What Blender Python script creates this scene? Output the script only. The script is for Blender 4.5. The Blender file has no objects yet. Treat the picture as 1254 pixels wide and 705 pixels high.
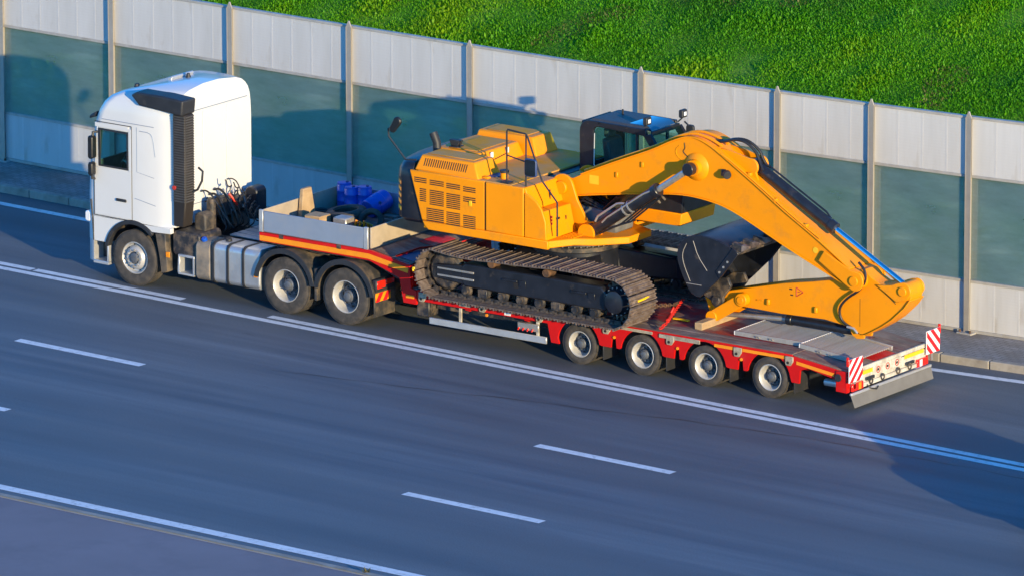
import bpy, bmesh, math, random
import numpy as np
from mathutils import Vector, Matrix, noise
R = math.radians
random.seed(7); rng = np.random.default_rng(11)
scene = bpy.context.scene
C = scene.collection

# ------------------------------------------------------------------ camera
cam = bpy.data.cameras.new('camera'); camo = bpy.data.objects.new('camera', cam); C.objects.link(camo)
CP = Vector((93.9639, -135.7246, 42.2927)); YAW, PIT = -0.6172, 0.2443
fw = Vector((math.sin(YAW)*math.cos(PIT), math.cos(YAW)*math.cos(PIT), -math.sin(PIT)))
camo.location = CP; camo.rotation_euler = fw.to_track_quat('-Z', 'Y').to_euler()
cam.sensor_width = 36; cam.lens = 36*11638.66/1254; cam.clip_start = 1; cam.clip_end = 6000
scene.camera = camo
scene.render.resolution_x, scene.render.resolution_y = 1024, 575

# ------------------------------------------------------------------ sky, sun, exposure
SUN_AZ, SUN_EL = 152.6, 9.3           # direction the light travels (from +x), elevation
ld = Vector((math.cos(R(SUN_AZ))*math.cos(R(SUN_EL)), math.sin(R(SUN_AZ))*math.cos(R(SUN_EL)), -math.sin(R(SUN_EL))))
w = bpy.data.worlds.new('World'); scene.world = w; w.use_nodes = True
nt = w.node_tree; bg = nt.nodes['Background']; sky = nt.nodes.new('ShaderNodeTexSky')
sky.sky_type = 'NISHITA'; sky.sun_disc = False; sky.sun_elevation = R(SUN_EL)
sky.sun_rotation = math.atan2(-ld.x, -ld.y); sky.air_density = 1.0; sky.dust_density = 0.0; sky.ozone_density = 6.0
hs = nt.nodes.new('ShaderNodeHueSaturation'); hs.inputs['Saturation'].default_value = 1.1
nt.links.new(sky.outputs[0], hs.inputs['Color']); nt.links.new(hs.outputs[0], bg.inputs[0]); bg.inputs[1].default_value = 0.15
sl = bpy.data.lights.new('sun', 'SUN'); so = bpy.data.objects.new('sun', sl); C.objects.link(so)
sl.energy = 2.25; sl.angle = R(0.5); sl.color = (1.0, 0.79, 0.44)
so.rotation_euler = ld.to_track_quat('-Z', 'Y').to_euler(); so.location = (40, -20, 30)
vs = scene.view_settings; vs.view_transform = 'Standard'; vs.look = 'None'; vs.gamma = 1; vs.use_curve_mapping = False
vs.exposure = 1.65

# ------------------------------------------------------------------ materials
def nn(t, ty, **kw):
    n = t.nodes.new(ty)
    for k, v in kw.items():
        if k in n.inputs: n.inputs[k].default_value = v
        else: setattr(n, k, v)
    return n
def base_mat(name):
    m = bpy.data.materials.new(name); m.use_nodes = True
    t = m.node_tree; return m, t, t.nodes['Principled BSDF']
def mixc(t, fac, a, b, blend='MIX'):
    n = t.nodes.new('ShaderNodeMix'); n.data_type = 'RGBA'; n.blend_type = blend
    for i, v in ((0, fac), (6, a), (7, b)):
        if isinstance(v, bpy.types.NodeSocket): t.links.new(v, n.inputs[i])
        else: n.inputs[i].default_value = v if i == 0 else (*v, 1) if len(v) == 3 else v
    return n.outputs[2]
def ramp(t, src, lo, hi):
    n = t.nodes.new('ShaderNodeMapRange'); n.inputs[1].default_value = lo; n.inputs[2].default_value = hi
    t.links.new(src, n.inputs[0]); return n.outputs[0]
def noisef(t, scale, detail=4, sc=(1, 1, 1), rough=.55, world=False):
    if world:
        g = t.nodes.new('ShaderNodeNewGeometry'); co = g.outputs['Position']
    else:
        g = t.nodes.new('ShaderNodeTexCoord'); co = g.outputs['Object']
    mp = t.nodes.new('ShaderNodeMapping'); mp.inputs['Scale'].default_value = sc
    t.links.new(co, mp.inputs[0])
    n = t.nodes.new('ShaderNodeTexNoise'); n.inputs['Scale'].default_value = scale; n.inputs['Detail'].default_value = detail
    n.inputs['Roughness'].default_value = rough; t.links.new(mp.outputs[0], n.inputs['Vector']); return n.outputs[0]
def bumpn(t, b, h, strength, dist=.01):
    n = t.nodes.new('ShaderNodeBump'); n.inputs['Strength'].default_value = strength; n.inputs['Distance'].default_value = dist
    t.links.new(h, n.inputs['Height']); t.links.new(n.outputs[0], b.inputs['Normal'])
def PM(name, col, rough=.5, metal=0., var=.12, scale=5, dirt=None, amt=(.55, .75), dscale=2.5, dsc=(1, 1, 1), bump=0, bscale=80, coat=0, spec=.5, dmax=1.):
    m, t, b = base_mat(name)
    b.inputs['Roughness'].default_value = rough; b.inputs['Metallic'].default_value = metal
    b.inputs['Specular IOR Level'].default_value = spec
    if coat: b.inputs['Coat Weight'].default_value = coat; b.inputs['Coat Roughness'].default_value = .08
    c0 = tuple(max(0, v*(1-var)) for v in col); c1 = tuple(min(1, v*(1+var)) for v in col)
    out = mixc(t, ramp(t, noisef(t, scale), .3, .7), c0, c1)
    if dirt:
        f = ramp(t, noisef(t, dscale, 6, dsc, .65), *amt)
        if dmax < 1:
            mm = t.nodes.new('ShaderNodeMath'); mm.operation = 'MULTIPLY'; mm.inputs[1].default_value = dmax
            t.links.new(f, mm.inputs[0]); f = mm.outputs[0]
        out = mixc(t, f, out, dirt)
        rr = t.nodes.new('ShaderNodeMapRange'); rr.inputs[3].default_value = rough; rr.inputs[4].default_value = max(rough, .8)
        t.links.new(f, rr.inputs[0]); t.links.new(rr.outputs[0], b.inputs['Roughness'])
        if metal:
            mr = t.nodes.new('ShaderNodeMapRange'); mr.inputs[3].default_value = metal; mr.inputs[4].default_value = .1
            t.links.new(f, mr.inputs[0]); t.links.new(mr.outputs[0], b.inputs['Metallic'])
    t.links.new(out, b.inputs['Base Color'])
    if bump: bumpn(t, b, noisef(t, bscale, 5), bump)
    return m
M = {}
M['orange'] = PM('orange_paint', (.86, .287, .001), .45, var=.05, scale=1.2, dirt=(.46, .19, .03), amt=(.54, .84), dscale=3, spec=.28, dmax=.6)
M['orange_dusty'] = PM('dusty_orange_paint', (.74, .30, .006), .65, var=.08, spec=.2, dirt=(.56, .32, .13), amt=(.38, .62), dscale=1.6, dmax=.85)
M['black'] = PM('black_paint', (.014, .016, .024), .35, var=.3, dirt=(.16, .12, .085), amt=(.60, .85), dscale=4, dmax=.7)
M['black_dirty'] = PM('dirty_black_steel', (.025, .025, .03), .5, var=.3, dirt=(.20, .14, .085), amt=(.46, .70), dscale=5, dmax=.85)
M['rubber'] = PM('tyre_rubber', (.045, .040, .037), .85, var=.25, dirt=(.12, .095, .075), amt=(.45, .75), dscale=7, dmax=.7, bump=.3, bscale=60)
M['plastic'] = PM('black_plastic', (.022, .023, .028), .55, var=.2, dirt=(.12, .10, .08), amt=(.58, .85), dscale=4, dmax=.6)
M['trim'] = PM('black_trim', (.012, .013, .016), .4, var=.2)
M['stack'] = PM('grey_intake_plastic', (.055, .052, .052), .6, var=.15, dirt=(.12, .10, .09), amt=(.5, .8), dscale=4, dmax=.5)
M['flap'] = PM('grey_rubber_flap', (.15, .145, .14), .8, var=.08, dirt=(.10, .09, .08), amt=(.5, .85), dscale=3, dmax=.5)
M['tan_board'] = PM('tan_plywood_board', (.40, .33, .25), .6, var=.08, dirt=(.28, .22, .16), amt=(.5, .8), dscale=3, dmax=.7)  # sun-facing copy of the box boards, the sunlight put into the colour
M['ramp_alu'] = PM('worn_ramp_aluminium', (.40, .385, .37), .5, .35, var=.12, dirt=(.22, .17, .14), amt=(.45, .75), dscale=4, dmax=.75)
M['rooftop'] = PM('dusty_black_roof', (.05, .05, .055), .5, var=.1, dirt=(.10, .09, .08), amt=(.5, .8), dscale=3, dmax=.5)
M['shirt'] = PM('light_shirt', (.42, .40, .36), .85, var=.1); M['skinmat'] = PM('skin', (.45, .26, .18), .6, var=.05); M['hairmat'] = PM('dark_hair', (.03, .02, .015), .7, var=.2)
M['fender'] = PM('dusty_fender_plastic', (.03, .03, .032), .6, var=.2, dirt=(.17, .125, .08), amt=(.42, .66), dscale=3.5, dmax=.8)
M['white'] = PM('white_cab_paint', (.63, .63, .635), .3, var=.015, scale=1.5, dirt=(.50, .47, .43), amt=(.62, .95), dscale=2, coat=.5, dmax=.35)
M['silver'] = PM('wheel_steel', (.50, .49, .48), .42, .35, var=.1, dirt=(.28, .22, .16), amt=(.50, .80), dscale=9, dmax=.7)
M['hub'] = PM('wheel_hub_steel', (.11, .12, .14), .5, .3, var=.2, dirt=(.10, .08, .06), amt=(.5, .8), dscale=12)
M['alu'] = PM('aluminium', (.56, .57, .59), .38, .55, var=.08, dirt=(.34, .29, .24), amt=(.52, .82), dscale=3, dmax=.6)
M['tank'] = PM('fuel_tank_aluminium', (.55, .56, .58), .34, .65, var=.1, scale=3, dirt=(.25, .20, .15), amt=(.50, .78), dscale=3.5, dsc=(1, 1, .5), dmax=.75)
M['tan_plastic'] = PM('mud_stained_tank', (.17, .15, .13), .6, .1, var=.2, dirt=(.33, .26, .19), amt=(.4, .7), dscale=4)
M['red'] = PM('red_trailer_paint', (.56, .006, .004), .42, spec=.3, var=.12, scale=2, dirt=(.20, .05, .035), amt=(.56, .85), dscale=4, coat=.2, dmax=.7)
M['red_lash'] = PM('red_lashing_paint', (.62, .02, .01), .45, var=.2, scale=30)
M['tape'] = PM('orange_reflective_tape', (.85, .28, .01), .4, var=.06, dirt=(.35, .14, .02), amt=(.6, .9), dscale=7, dmax=.6)
M['tape_yellow'] = PM('yellow_reflective_tape', (.85, .50, .02), .4, var=.06, dirt=(.35, .2, .04), amt=(.6, .9), dscale=7, dmax=.6)
M['wood'] = PM('weathered_deck_wood', (.20, .155, .13), .85, var=.4, scale=3, dirt=(.15, .045, .04), amt=(.46, .72), dscale=2.5, dsc=(.25, 3, 3), bump=.5, bscale=30)
M['newwood'] = PM('raw_pine_wood', (.42, .29, .16), .75, var=.2, scale=4, dirt=(.30, .19, .1), amt=(.5, .8), dscale=4, dsc=(3, .3, 3))
M['grey_board'] = PM('grey_anodised_board', (.23, .28, .37), .5, .1, var=.04, dirt=(.30, .27, .24), amt=(.5, .85), dscale=2.5, dmax=.5)
M['post_metal'] = PM('galvanised_post', (.40, .36, .31), .5, .2, var=.08, dirt=(.30, .26, .2), amt=(.5, .8), dscale=1.5, dsc=(6, 6, .6), dmax=.5)
M['bracket'] = PM('tan_bracket_steel', (.42, .36, .27), .55, .2, var=.2, dirt=(.2, .14, .08), amt=(.45, .75), dscale=12)
M['shoe'] = PM('worn_track_steel', (.23, .18, .155), .5, .3, var=.4, scale=7, dirt=(.09, .06, .045), amt=(.40, .62), dscale=5)
M['rust'] = PM('rusty_roller', (.16, .08, .04), .7, .2, var=.4, scale=9, dirt=(.05, .035, .03), amt=(.4, .7), dscale=6)
M['chrome'] = PM('chrome_rod', (.85, .86, .9), .08, 1., var=.02)
M['hose'] = PM('rubber_hose', (.016, .016, .018), .45, var=.2)
M['steel'] = PM('bare_steel', (.42, .41, .40), .4, .6, var=.15, dirt=(.2, .14, .09), amt=(.5, .8), dscale=10)
M['bluecan'] = PM('blue_canister_plastic', (.004, .085, .50), .38, var=.12, scale=3)
M['blue_dark'] = PM('dark_blue_plastic', (.02, .05, .16), .45, var=.2)
M['board_red'] = PM('red_reflector', (.72, .012, .02), .35, var=.05)
M['board_white'] = PM('white_reflector', (.82, .80, .80), .35, var=.04)
M['lamp_red'] = PM('red_lamp_lens', (.75, .02, .01), .15, var=.15, scale=20, coat=.5)
M['lamp_orange'] = PM('orange_lamp_lens', (.85, .27, .01), .15, var=.1, scale=20, coat=.5)
M['lamp_white'] = PM('clear_lamp_lens', (.75, .77, .8), .08, var=.05, coat=.6)
M['yellow'] = PM('yellow_paint', (.85, .52, .01), .4, var=.08, dirt=(.3, .2, .06), amt=(.6, .85), dscale=6, dmax=.6)
M['cream'] = PM('cream_beam_paint', (.60, .56, .48), .5, var=.15, dirt=(.30, .24, .17), amt=(.42, .68), dscale=6, dmax=.85)
M['ink'] = PM('dark_print', (.02, .015, .012), .6, var=.1)  # real print, and the painted shade of slots and holes
M['inkred'] = PM('red_print', (.45, .03, .02), .6, var=.1)
M['interior'] = PM('dark_interior', (.13, .135, .14), .8, var=.2)
M['seatgrey'] = PM('seat_fabric', (.10, .10, .11), .9, var=.2)
M['paint'] = PM('road_marking_paint', (.74, .75, .76), .65, var=.08, scale=2, dirt=(.22, .225, .235), amt=(.50, .74), dscale=8, dmax=.6, bump=.2, bscale=60)
M['kerb'] = PM('kerb_concrete', (.32, .29, .25), .85, var=.12, dirt=(.16, .13, .10), amt=(.45, .75), dscale=2, dmax=.7, bump=.3, bscale=40)
M['concrete'] = PM('median_concrete', (.20, .18, .20), .85, var=.08, scale=.5, dirt=(.13, .12, .14), amt=(.5, .8), dscale=.8, dmax=.6, bump=.3, bscale=50)
M['tar'] = PM('tar_seal', (.022, .022, .024), .5, var=.2)
M['carpaint'] = PM('dark_car_paint', (.03, .05, .09), .25, var=.05, coat=.8)
M['darkglass'] = PM('dark_glass', (.012, .016, .018), .06, var=.1, spec=.8)
M['skyglass'] = PM('roof_hatch_glass', (.02, .05, .09), .04, var=.05, spec=1.0, coat=1.)

def glass_mat(name, tint, alpha, rough=.05, dust=(.2, .3, .3)):
    m, t, b = base_mat(name); out = t.nodes['Material Output']
    tr = nn(t, 'ShaderNodeBsdfTransparent'); tr.inputs[0].default_value = (*tint, 1)
    b.inputs['Base Color'].default_value = (*dust, 1); b.inputs['Roughness'].default_value = rough
    if alpha[0] != alpha[1]:
        st = ramp(t, noisef(t, 1.6, 6, (.45, 1, 3.2), .68), .52, .78); t.links.new(mixc(t, st, dust, tuple(min(1, v*1.5+.05) for v in dust)), b.inputs['Base Color'])  # brighter streaks in the dust film stand in for reflections on the panes
    mx = t.nodes.new('ShaderNodeMixShader')
    if alpha[0] == alpha[1]: mx.inputs[0].default_value = alpha[0]
    else:
        n = noisef(t, .9, 6, (.7, .7, 2.2), .62)
        r = t.nodes.new('ShaderNodeMapRange'); r.inputs[1].default_value = .3; r.inputs[2].default_value = .75
        r.inputs[3].default_value, r.inputs[4].default_value = alpha; t.links.new(n, r.inputs[0]); t.links.new(r.outputs[0], mx.inputs[0])
    fin = b.outputs[0]
    if alpha[0] != alpha[1]:
        tl_ = t.nodes.new('ShaderNodeBsdfTranslucent'); tl_.inputs[0].default_value = (.80, .74, .64, 1); m3 = t.nodes.new('ShaderNodeMixShader'); m3.inputs[0].default_value = .6
        t.links.new(b.outputs[0], m3.inputs[1]); t.links.new(tl_.outputs[0], m3.inputs[2]); fin = m3.outputs[0]
    t.links.new(tr.outputs[0], mx.inputs[1]); t.links.new(fin, mx.inputs[2]); t.links.new(mx.outputs[0], out.inputs[0])
    return m
M['glass'] = glass_mat('cab_window_glass', (.74, .93, .90), (.08, .08), .03, (.03, .05, .05))
M['barrier_glass'] = glass_mat('hazy_green_barrier_glass', (.96, .98, .95), (.34, .70), .2, (.25, .35, .36))

def panel_mat():
    m, t, b = base_mat('ribbed_barrier_panel')
    tc = t.nodes.new('ShaderNodeTexCoord'); sx = t.nodes.new('ShaderNodeSeparateXYZ'); t.links.new(tc.outputs['Object'], sx.inputs[0])
    n1 = noisef(t, 1.1, 5, (2.5, 1, .35)); n2 = noisef(t, 3.0, 6, (1, 1, .3))
    c = mixc(t, ramp(t, n1, .35, .7), (.57, .56, .555), (.50, .49, .48)); n3 = noisef(t, 9, 4, (1, 1, .06)); c = mixc(t, ramp(t, n3, .58, .90), c, (.46, .44, .41))
    c = mixc(t, ramp(t, n2, .62, .9), c, (.34, .29, .23))
    t.links.new(c, b.inputs['Base Color']); b.inputs['Roughness'].default_value = .6; b.inputs['Metallic'].default_value = .1
    wv = t.nodes.new('ShaderNodeMath'); wv.operation = 'SINE'; mu = t.nodes.new('ShaderNodeMath'); mu.operation = 'MULTIPLY'; mu.inputs[1].default_value = 2*math.pi/.055
    t.links.new(sx.outputs[2], mu.inputs[0]); t.links.new(mu.outputs[0], wv.inputs[0]); bumpn(t, b, wv.outputs[0], .05, .005)
    return m
M['panel'] = panel_mat()
M['panel_rib'] = PM('panel_rib_metal', (.56, .55, .545), .5, .1, var=.05, dirt=(.36, .32, .27), amt=(.5, .85), dscale=2, dmax=.5)
M['rail'] = PM('barrier_rail_metal', (.42, .40, .37), .5, .2, var=.1, dirt=(.24, .2, .15), amt=(.5, .8), dscale=2, dmax=.7)

def asphalt():
    m, t, b = base_mat('asphalt')
    fine = noisef(t, 38, 6, rough=.7); big = noisef(t, .25, 4, (.25, 1.3, 1)); stk = noisef(t, .9, 6, (.10, 2.2, 1), .62); pat = noisef(t, .35, 3, (.5, 1, 1))
    c = mixc(t, ramp(t, stk, .34, .68), (.074, .094, .116), (.150, .170, .190))
    c = mixc(t, ramp(t, big, .38, .72), c, (.104, .112, .120))
    tc = t.nodes.new('ShaderNodeTexCoord'); sx = t.nodes.new('ShaderNodeSeparateXYZ'); t.links.new(tc.outputs['Object'], sx.inputs[0])
    m1 = t.nodes.new('ShaderNodeMath'); m1.operation = 'MULTIPLY_ADD'; m1.inputs[1].default_value = 2*math.pi/1.93; m1.inputs[2].default_value = 2*math.pi*3.27/1.93
    t.links.new(sx.outputs[1], m1.inputs[0]); m2 = t.nodes.new('ShaderNodeMath'); m2.operation = 'COSINE'; t.links.new(m1.outputs[0], m2.inputs[0])
    tw = mixc(t, ramp(t, m2.outputs[0], -.6, 1.), (1.08, 1.08, 1.08), (.86, .86, .88)); c = mixc(t, ramp(t, pat, .30, .55), c, mixc(t, 1.0, c, tw, 'MULTIPLY'))
    cc = mixc(t, ramp(t, fine, .28, .74), (.62, .62, .62), (1.36, 1.36, 1.36)); c = mixc(t, 1.0, c, cc, 'MULTIPLY')
    oil = noisef(t, 1.1, 5, (.5, 1.6, 1), .7); c = mixc(t, ramp(t, oil, .66, .78), c, (.062, .066, .072))
    t.links.new(c, b.inputs['Base Color'])
    rr = t.nodes.new('ShaderNodeMapRange'); rr.inputs[3].default_value = .55; rr.inputs[4].default_value = .75
    t.links.new(stk, rr.inputs[0]); t.links.new(rr.outputs[0], b.inputs['Roughness'])
    bumpn(t, b, fine, .35, .012); return m
M['asphalt'] = asphalt()
def pavers():
    m, t, b = base_mat('grey_paver_strip')
    tc = t.nodes.new('ShaderNodeTexCoord'); br = t.nodes.new('ShaderNodeTexBrick')
    br.inputs['Scale'].default_value = 1; br.inputs['Brick Width'].default_value = .2; br.inputs['Row Height'].default_value = .1; br.inputs['Mortar Size'].default_value = .006
    br.inputs['Color1'].default_value = (.22, .21, .21, 1); br.inputs['Color2'].default_value = (.29, .275, .27, 1); br.inputs['Mortar'].default_value = (.09, .08, .07, 1)
    t.links.new(tc.outputs['Object'], br.inputs['Vector'])
    c = mixc(t, ramp(t, noisef(t, 1.2, 5), .45, .75), br.outputs['Color'], (.15, .125, .10))
    t.links.new(c, b.inputs['Base Color']); b.inputs['Roughness'].default_value = .85; bumpn(t, b, br.outputs['Fac'], -.4, .006); return m
M['pavers'] = pavers()
def deckpaint():
    m, t, b = base_mat('worn_red_deck_plate')
    n = noisef(t, 1.3, 6, (1, 1.3, 1), .6); n2 = noisef(t, 3.2, 5)
    c = mixc(t, ramp(t, n, .42, .50), (.34, .018, .022), (.20, .045, .055))
    c = mixc(t, ramp(t, n, .52, .58), c, (.24, .18, .135)); n4 = noisef(t, 5, 5, (.3, 2, 1)); c = mixc(t, ramp(t, n4, .58, .72), c, (.19, .15, .13))
    c = mixc(t, ramp(t, n2, .60, .72), c, (.10, .075, .075))
    t.links.new(c, b.inputs['Base Color']); b.inputs['Roughness'].default_value = .6; bumpn(t, b, n2, .2, .01); return m
M['deck'] = deckpaint()
def soil():
    m, t, b = base_mat('grass_soil')
    c = mixc(t, ramp(t, noisef(t, .6, 6), .35, .65), (.07, .21, .006), (.12, .26, .008))
    t.links.new(c, b.inputs['Base Color']); b.inputs['Roughness'].default_value = .95; bumpn(t, b, noisef(t, 9, 5), .6, .05); return m
M['soil'] = soil()
def leafm():
    m, t, b = base_mat('grass_leaf'); a = t.nodes.new('ShaderNodeAttribute'); a.attribute_name = 'tint'
    cr = t.nodes.new('ShaderNodeValToRGB'); t.links.new(a.outputs['Fac'], cr.inputs[0]); e = cr.color_ramp.elements
    e[0].position = 0; e[0].color = (.24, .20, .07, 1); e[1].position = 1; e[1].color = (.32, .54, .008, 1)
    for p_, q_ in ((.10, (.07, .24, .012)), (.30, (.085, .36, .008)), (.62, (.15, .47, .006))): k_ = e.new(p_); k_.color = (*q_, 1)
    c = cr.outputs[0]
    t.links.new(c, b.inputs['Base Color']); b.inputs['Roughness'].default_value = .6
    out = t.nodes['Material Output']; tl = t.nodes.new('ShaderNodeBsdfTranslucent'); t.links.new(c, tl.inputs[0])
    mx = t.nodes.new('ShaderNodeMixShader'); mx.inputs[0].default_value = .5
    t.links.new(b.outputs[0], mx.inputs[1]); t.links.new(tl.outputs[0], mx.inputs[2]); t.links.new(mx.outputs[0], out.inputs[0]); return m
M['leaf'] = leafm()

# ------------------------------------------------------------------ builders
ORG = Vector((0, 0, 0))
def frame_of(d):
    d = d.normalized(); a = Vector((0, 0, 1)) if abs(d.z) < .9 else Vector((1, 0, 0))
    u = d.cross(a).normalized(); return u, d.cross(u).normalized()
class B:
    def __init__(s): s.v = []; s.f = []
    def add(s, vs, fs):
        o = len(s.v); s.v += [Vector(p) for p in vs]; s.f += [tuple(i+o for i in f) for f in fs]; return s
    def box(s, x0, x1, y0, y1, z0, z1):
        return s.hexa([(x0,y0,z0),(x1,y0,z0),(x1,y1,z0),(x0,y1,z0),(x0,y0,z1),(x1,y0,z1),(x1,y1,z1),(x0,y1,z1)])
    def hexa(s, p): return s.add(p, [(0,3,2,1),(4,5,6,7),(0,1,5,4),(1,2,6,5),(2,3,7,6),(3,0,4,7)])
    def prism(s, poly, a, b, axis='y'):
        f = {'y': lambda u, w, t: (u, t, w), 'x': lambda u, w, t: (t, u, w), 'z': lambda u, w, t: (u, w, t)}[axis]
        n = len(poly); vs = [f(u, w, a) for u, w in poly]+[f(u, w, b) for u, w in poly]
        return s.add(vs, [tuple(range(n))[::-1], tuple(range(n, 2*n))]+[(i, (i+1) % n, n+(i+1) % n, n+i) for i in range(n)])
    def cyl(s, p0, p1, r0, r1=None, n=16):
        r1 = r0 if r1 is None else r1; p0, p1 = Vector(p0), Vector(p1); u, w = frame_of(p1-p0); vs = []
        for p, r in ((p0, r0), (p1, r1)):
            vs += [p+(u*math.cos(2*math.pi*i/n)+w*math.sin(2*math.pi*i/n))*r for i in range(n)]
        return s.add(vs, [tuple(range(n))[::-1], tuple(range(n, 2*n))]+[(i, (i+1) % n, n+(i+1) % n, n+i) for i in range(n)])
    def tube(s, pts, r, n=8):
        pts = [Vector(p) for p in pts]; vs = []; u = None
        for i, p in enumerate(pts):
            d = (pts[min(i+1, len(pts)-1)]-pts[max(i-1, 0)]).normalized()
            if u is None: u, _ = frame_of(d)
            u = (u-d*u.dot(d)).normalized(); q = d.cross(u)
            vs += [p+(u*math.cos(2*math.pi*k/n)+q*math.sin(2*math.pi*k/n))*r for k in range(n)]
        fs = [(i*n+k, i*n+(k+1) % n, (i+1)*n+(k+1) % n, (i+1)*n+k) for i in range(len(pts)-1) for k in range(n)]
        return s.add(vs, fs+[tuple(range(n))[::-1], tuple(range((len(pts)-1)*n, len(pts)*n))])
    def lathe(s, prof, c=(0, 0, 0), n=32, axis='y', caps=True):
        vs = []; c = Vector(c)
        for r, t in prof:
            for k in range(n):
                a = 2*math.pi*k/n
                vs.append(c+(Vector((r*math.cos(a), t, r*math.sin(a))) if axis == 'y' else Vector((r*math.cos(a), r*math.sin(a), t))))
        fs = [(i*n+k, i*n+(k+1) % n, (i+1)*n+(k+1) % n, (i+1)*n+k) for i in range(len(prof)-1) for k in range(n)]
        if caps and prof[0][0] > 1e-4 and prof[0] != prof[-1]: fs.append(tuple(range(n))[::-1])
        if caps and prof[-1][0] > 1e-4 and prof[0] != prof[-1]: fs.append(tuple(range((len(prof)-1)*n, len(prof)*n)))
        return s.add(vs, fs)
    def loft(s, rings, c0=True, c1=True, skip=()):
        n = len(rings[0]); vs = [p for r in rings for p in r]
        fs = [(i*n+k, i*n+(k+1) % n, (i+1)*n+(k+1) % n, (i+1)*n+k) for i in range(len(rings)-1) for k in range(n) if (i, k) not in skip]
        if c0: fs.append(tuple(range(n))[::-1])
        if c1: fs.append(tuple(range((len(rings)-1)*n, len(rings)*n)))
        return s.add(vs, fs)
    def mesh(s, name, mat, smooth=38, org=None):
        o = ORG if org is None else Vector(org)
        me = bpy.data.meshes.new(name); me.from_pydata([p-o for p in s.v], [], s.f)
        bm = bmesh.new(); bm.from_mesh(me); bmesh.ops.remove_doubles(bm, verts=bm.verts, dist=1e-5)
        bmesh.ops.recalc_face_normals(bm, faces=bm.faces); bm.to_mesh(me); bm.free()
        me.materials.append(M[mat])
        if smooth: me.shade_smooth(); me.set_sharp_from_angle(angle=R(smooth))
        return me
    def obj(s, name, mat, parent=None, bevel=0, smooth=38, seg=1, org=None):
        return link(name, s.mesh(name, mat, smooth, org), parent, bevel, seg)
def link(name, me, parent=None, bevel=0, seg=1, loc=None, rot=None):
    o = bpy.data.objects.new(name, me); C.objects.link(o)
    if parent: o.parent = parent
    if loc is not None: o.location = loc
    if rot is not None: o.rotation_euler = rot
    if bevel:
        b = o.modifiers.new('bevel', 'BEVEL'); b.width = bevel; b.segments = seg; b.limit_method = 'ANGLE'; b.angle_limit = R(40); b.harden_normals = False
    return o
def thing(name, label, cat, loc=(0, 0, 0), rz=0, group=None):
    o = bpy.data.objects.new(name, None); C.objects.link(o); o.location = loc; o.rotation_euler = (0, 0, rz); o.empty_display_size = .2
    o['label'] = label; o['category'] = cat
    if group: o['group'] = group
    return o
def tag(o, label, cat, group=None):
    o['label'] = label; o['category'] = cat
    if group: o['group'] = group
    return o
def struct(o): o['kind'] = 'structure'; return o
def arc(cx, cz, r, a0, a1, n): return [(cx+r*math.cos(R(a0+(a1-a0)*i/n)), cz+r*math.sin(R(a0+(a1-a0)*i/n))) for i in range(n+1)]
def rotz(x, y, a): return (x*math.cos(a)-y*math.sin(a), x*math.sin(a)+y*math.cos(a))
def dup(src, parent, loc, rot=None):
    o = src.copy(); C.objects.link(o); o.parent = parent; o.location = loc
    if rot is not None: o.rotation_euler = rot
    for ch in [c for c in KIDS.get(src.name, [])]:
        c2 = ch.copy(); C.objects.link(c2); c2.parent = o
    return o
KIDS = {}

# ================================================================== SETTING
BE = -0.0502                                   # road direction relative to the trailer axis
yk = lambda x: 2.28+.005*max(0, x+6)**2        # kerb line
ye = lambda x: 1.52+.006*max(0, x+6)**2        # painted edge line beside it
yb = lambda x: yk(x)+1.68                      # barrier line
hb = lambda x: 4.16+.0095*min(x, 12)                    # barrier height
X0, X1 = -46, 34
def roady(bm_or, name, mat, parent=None):
    o = bm_or.obj(name, mat, parent, smooth=0); return o
def strip(f0, f1, x0, x1, z, n=60):
    b = B(); xs = [x0+(x1-x0)*i/n for i in range(n+1)]
    vs = [(x, f0(x), z) for x in xs]+[(x, f1(x), z) for x in xs]
    return b.add(vs, [(i, i+1, n+2+i, n+1+i) for i in range(n)])
g = struct(B().add([(-3000, -3000, -.3), (3000, -3000, -.3), (3000, 3000, -.3), (-3000, 3000, -.3)], [(0, 1, 2, 3)]).obj('ground', 'soil', smooth=0))
road = struct(strip(lambda x: -60 if False else -14.3, yk, -160, 120, 0, 200).obj('road', 'asphalt', smooth=0)); road.rotation_euler.z = BE
def mark(name, f0, f1, x0, x1, n=40, mat='paint', z=.004):
    return strip(f0, f1, x0, x1, z, n).obj(name, mat, road, smooth=0)
cl = lambda c: (lambda x: c)
for lo in (-2.335, -2.065):                       # double centre line, the upper one painted in two lengths
    segs = [(-120, 60)] if lo < -2.2 else [(-120, -12.2), (-12.14, -8.55), (-6.5, 60)]
    for a, b_ in segs: mark('centre_line', cl(lo), cl(lo+.175), a, b_)
for lane, ph in ((-6.17, -8.97), (-10.03, 3.10)):
    for k in range(-6, 6):
        x = ph+k*11.88
        mark('lane_dash', cl(lane-.045), cl(lane+.155), x, x+2.96, 2)
mark('edge_line', lambda x: ye(x)-.02, lambda x: ye(x)+.17, -100, 60, 120)
mark('edge_line', cl(-14.02), cl(-13.78), -100, 60)
seam = [(-14, -6.0), (-6, -5.25), (-2.4, -4.65), (1.78, -3.67), (5.48, -2.93), (8.16, -2.76), (13, -2.7)]
def seamy(x):
    for (a, b_), (c, d) in zip(seam, seam[1:]):
        if a <= x <= c: return b_+(d-b_)*(x-a)/(c-a)+.03*math.sin(x*2.1)+.02*math.sin(x*5.3)
    return seam[-1][1]
mark('tar_seam', lambda x: seamy(x), lambda x: seamy(x)+.022+.012*math.sin(x*3.7), -4, 13, 160, 'tar', .003)
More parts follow.
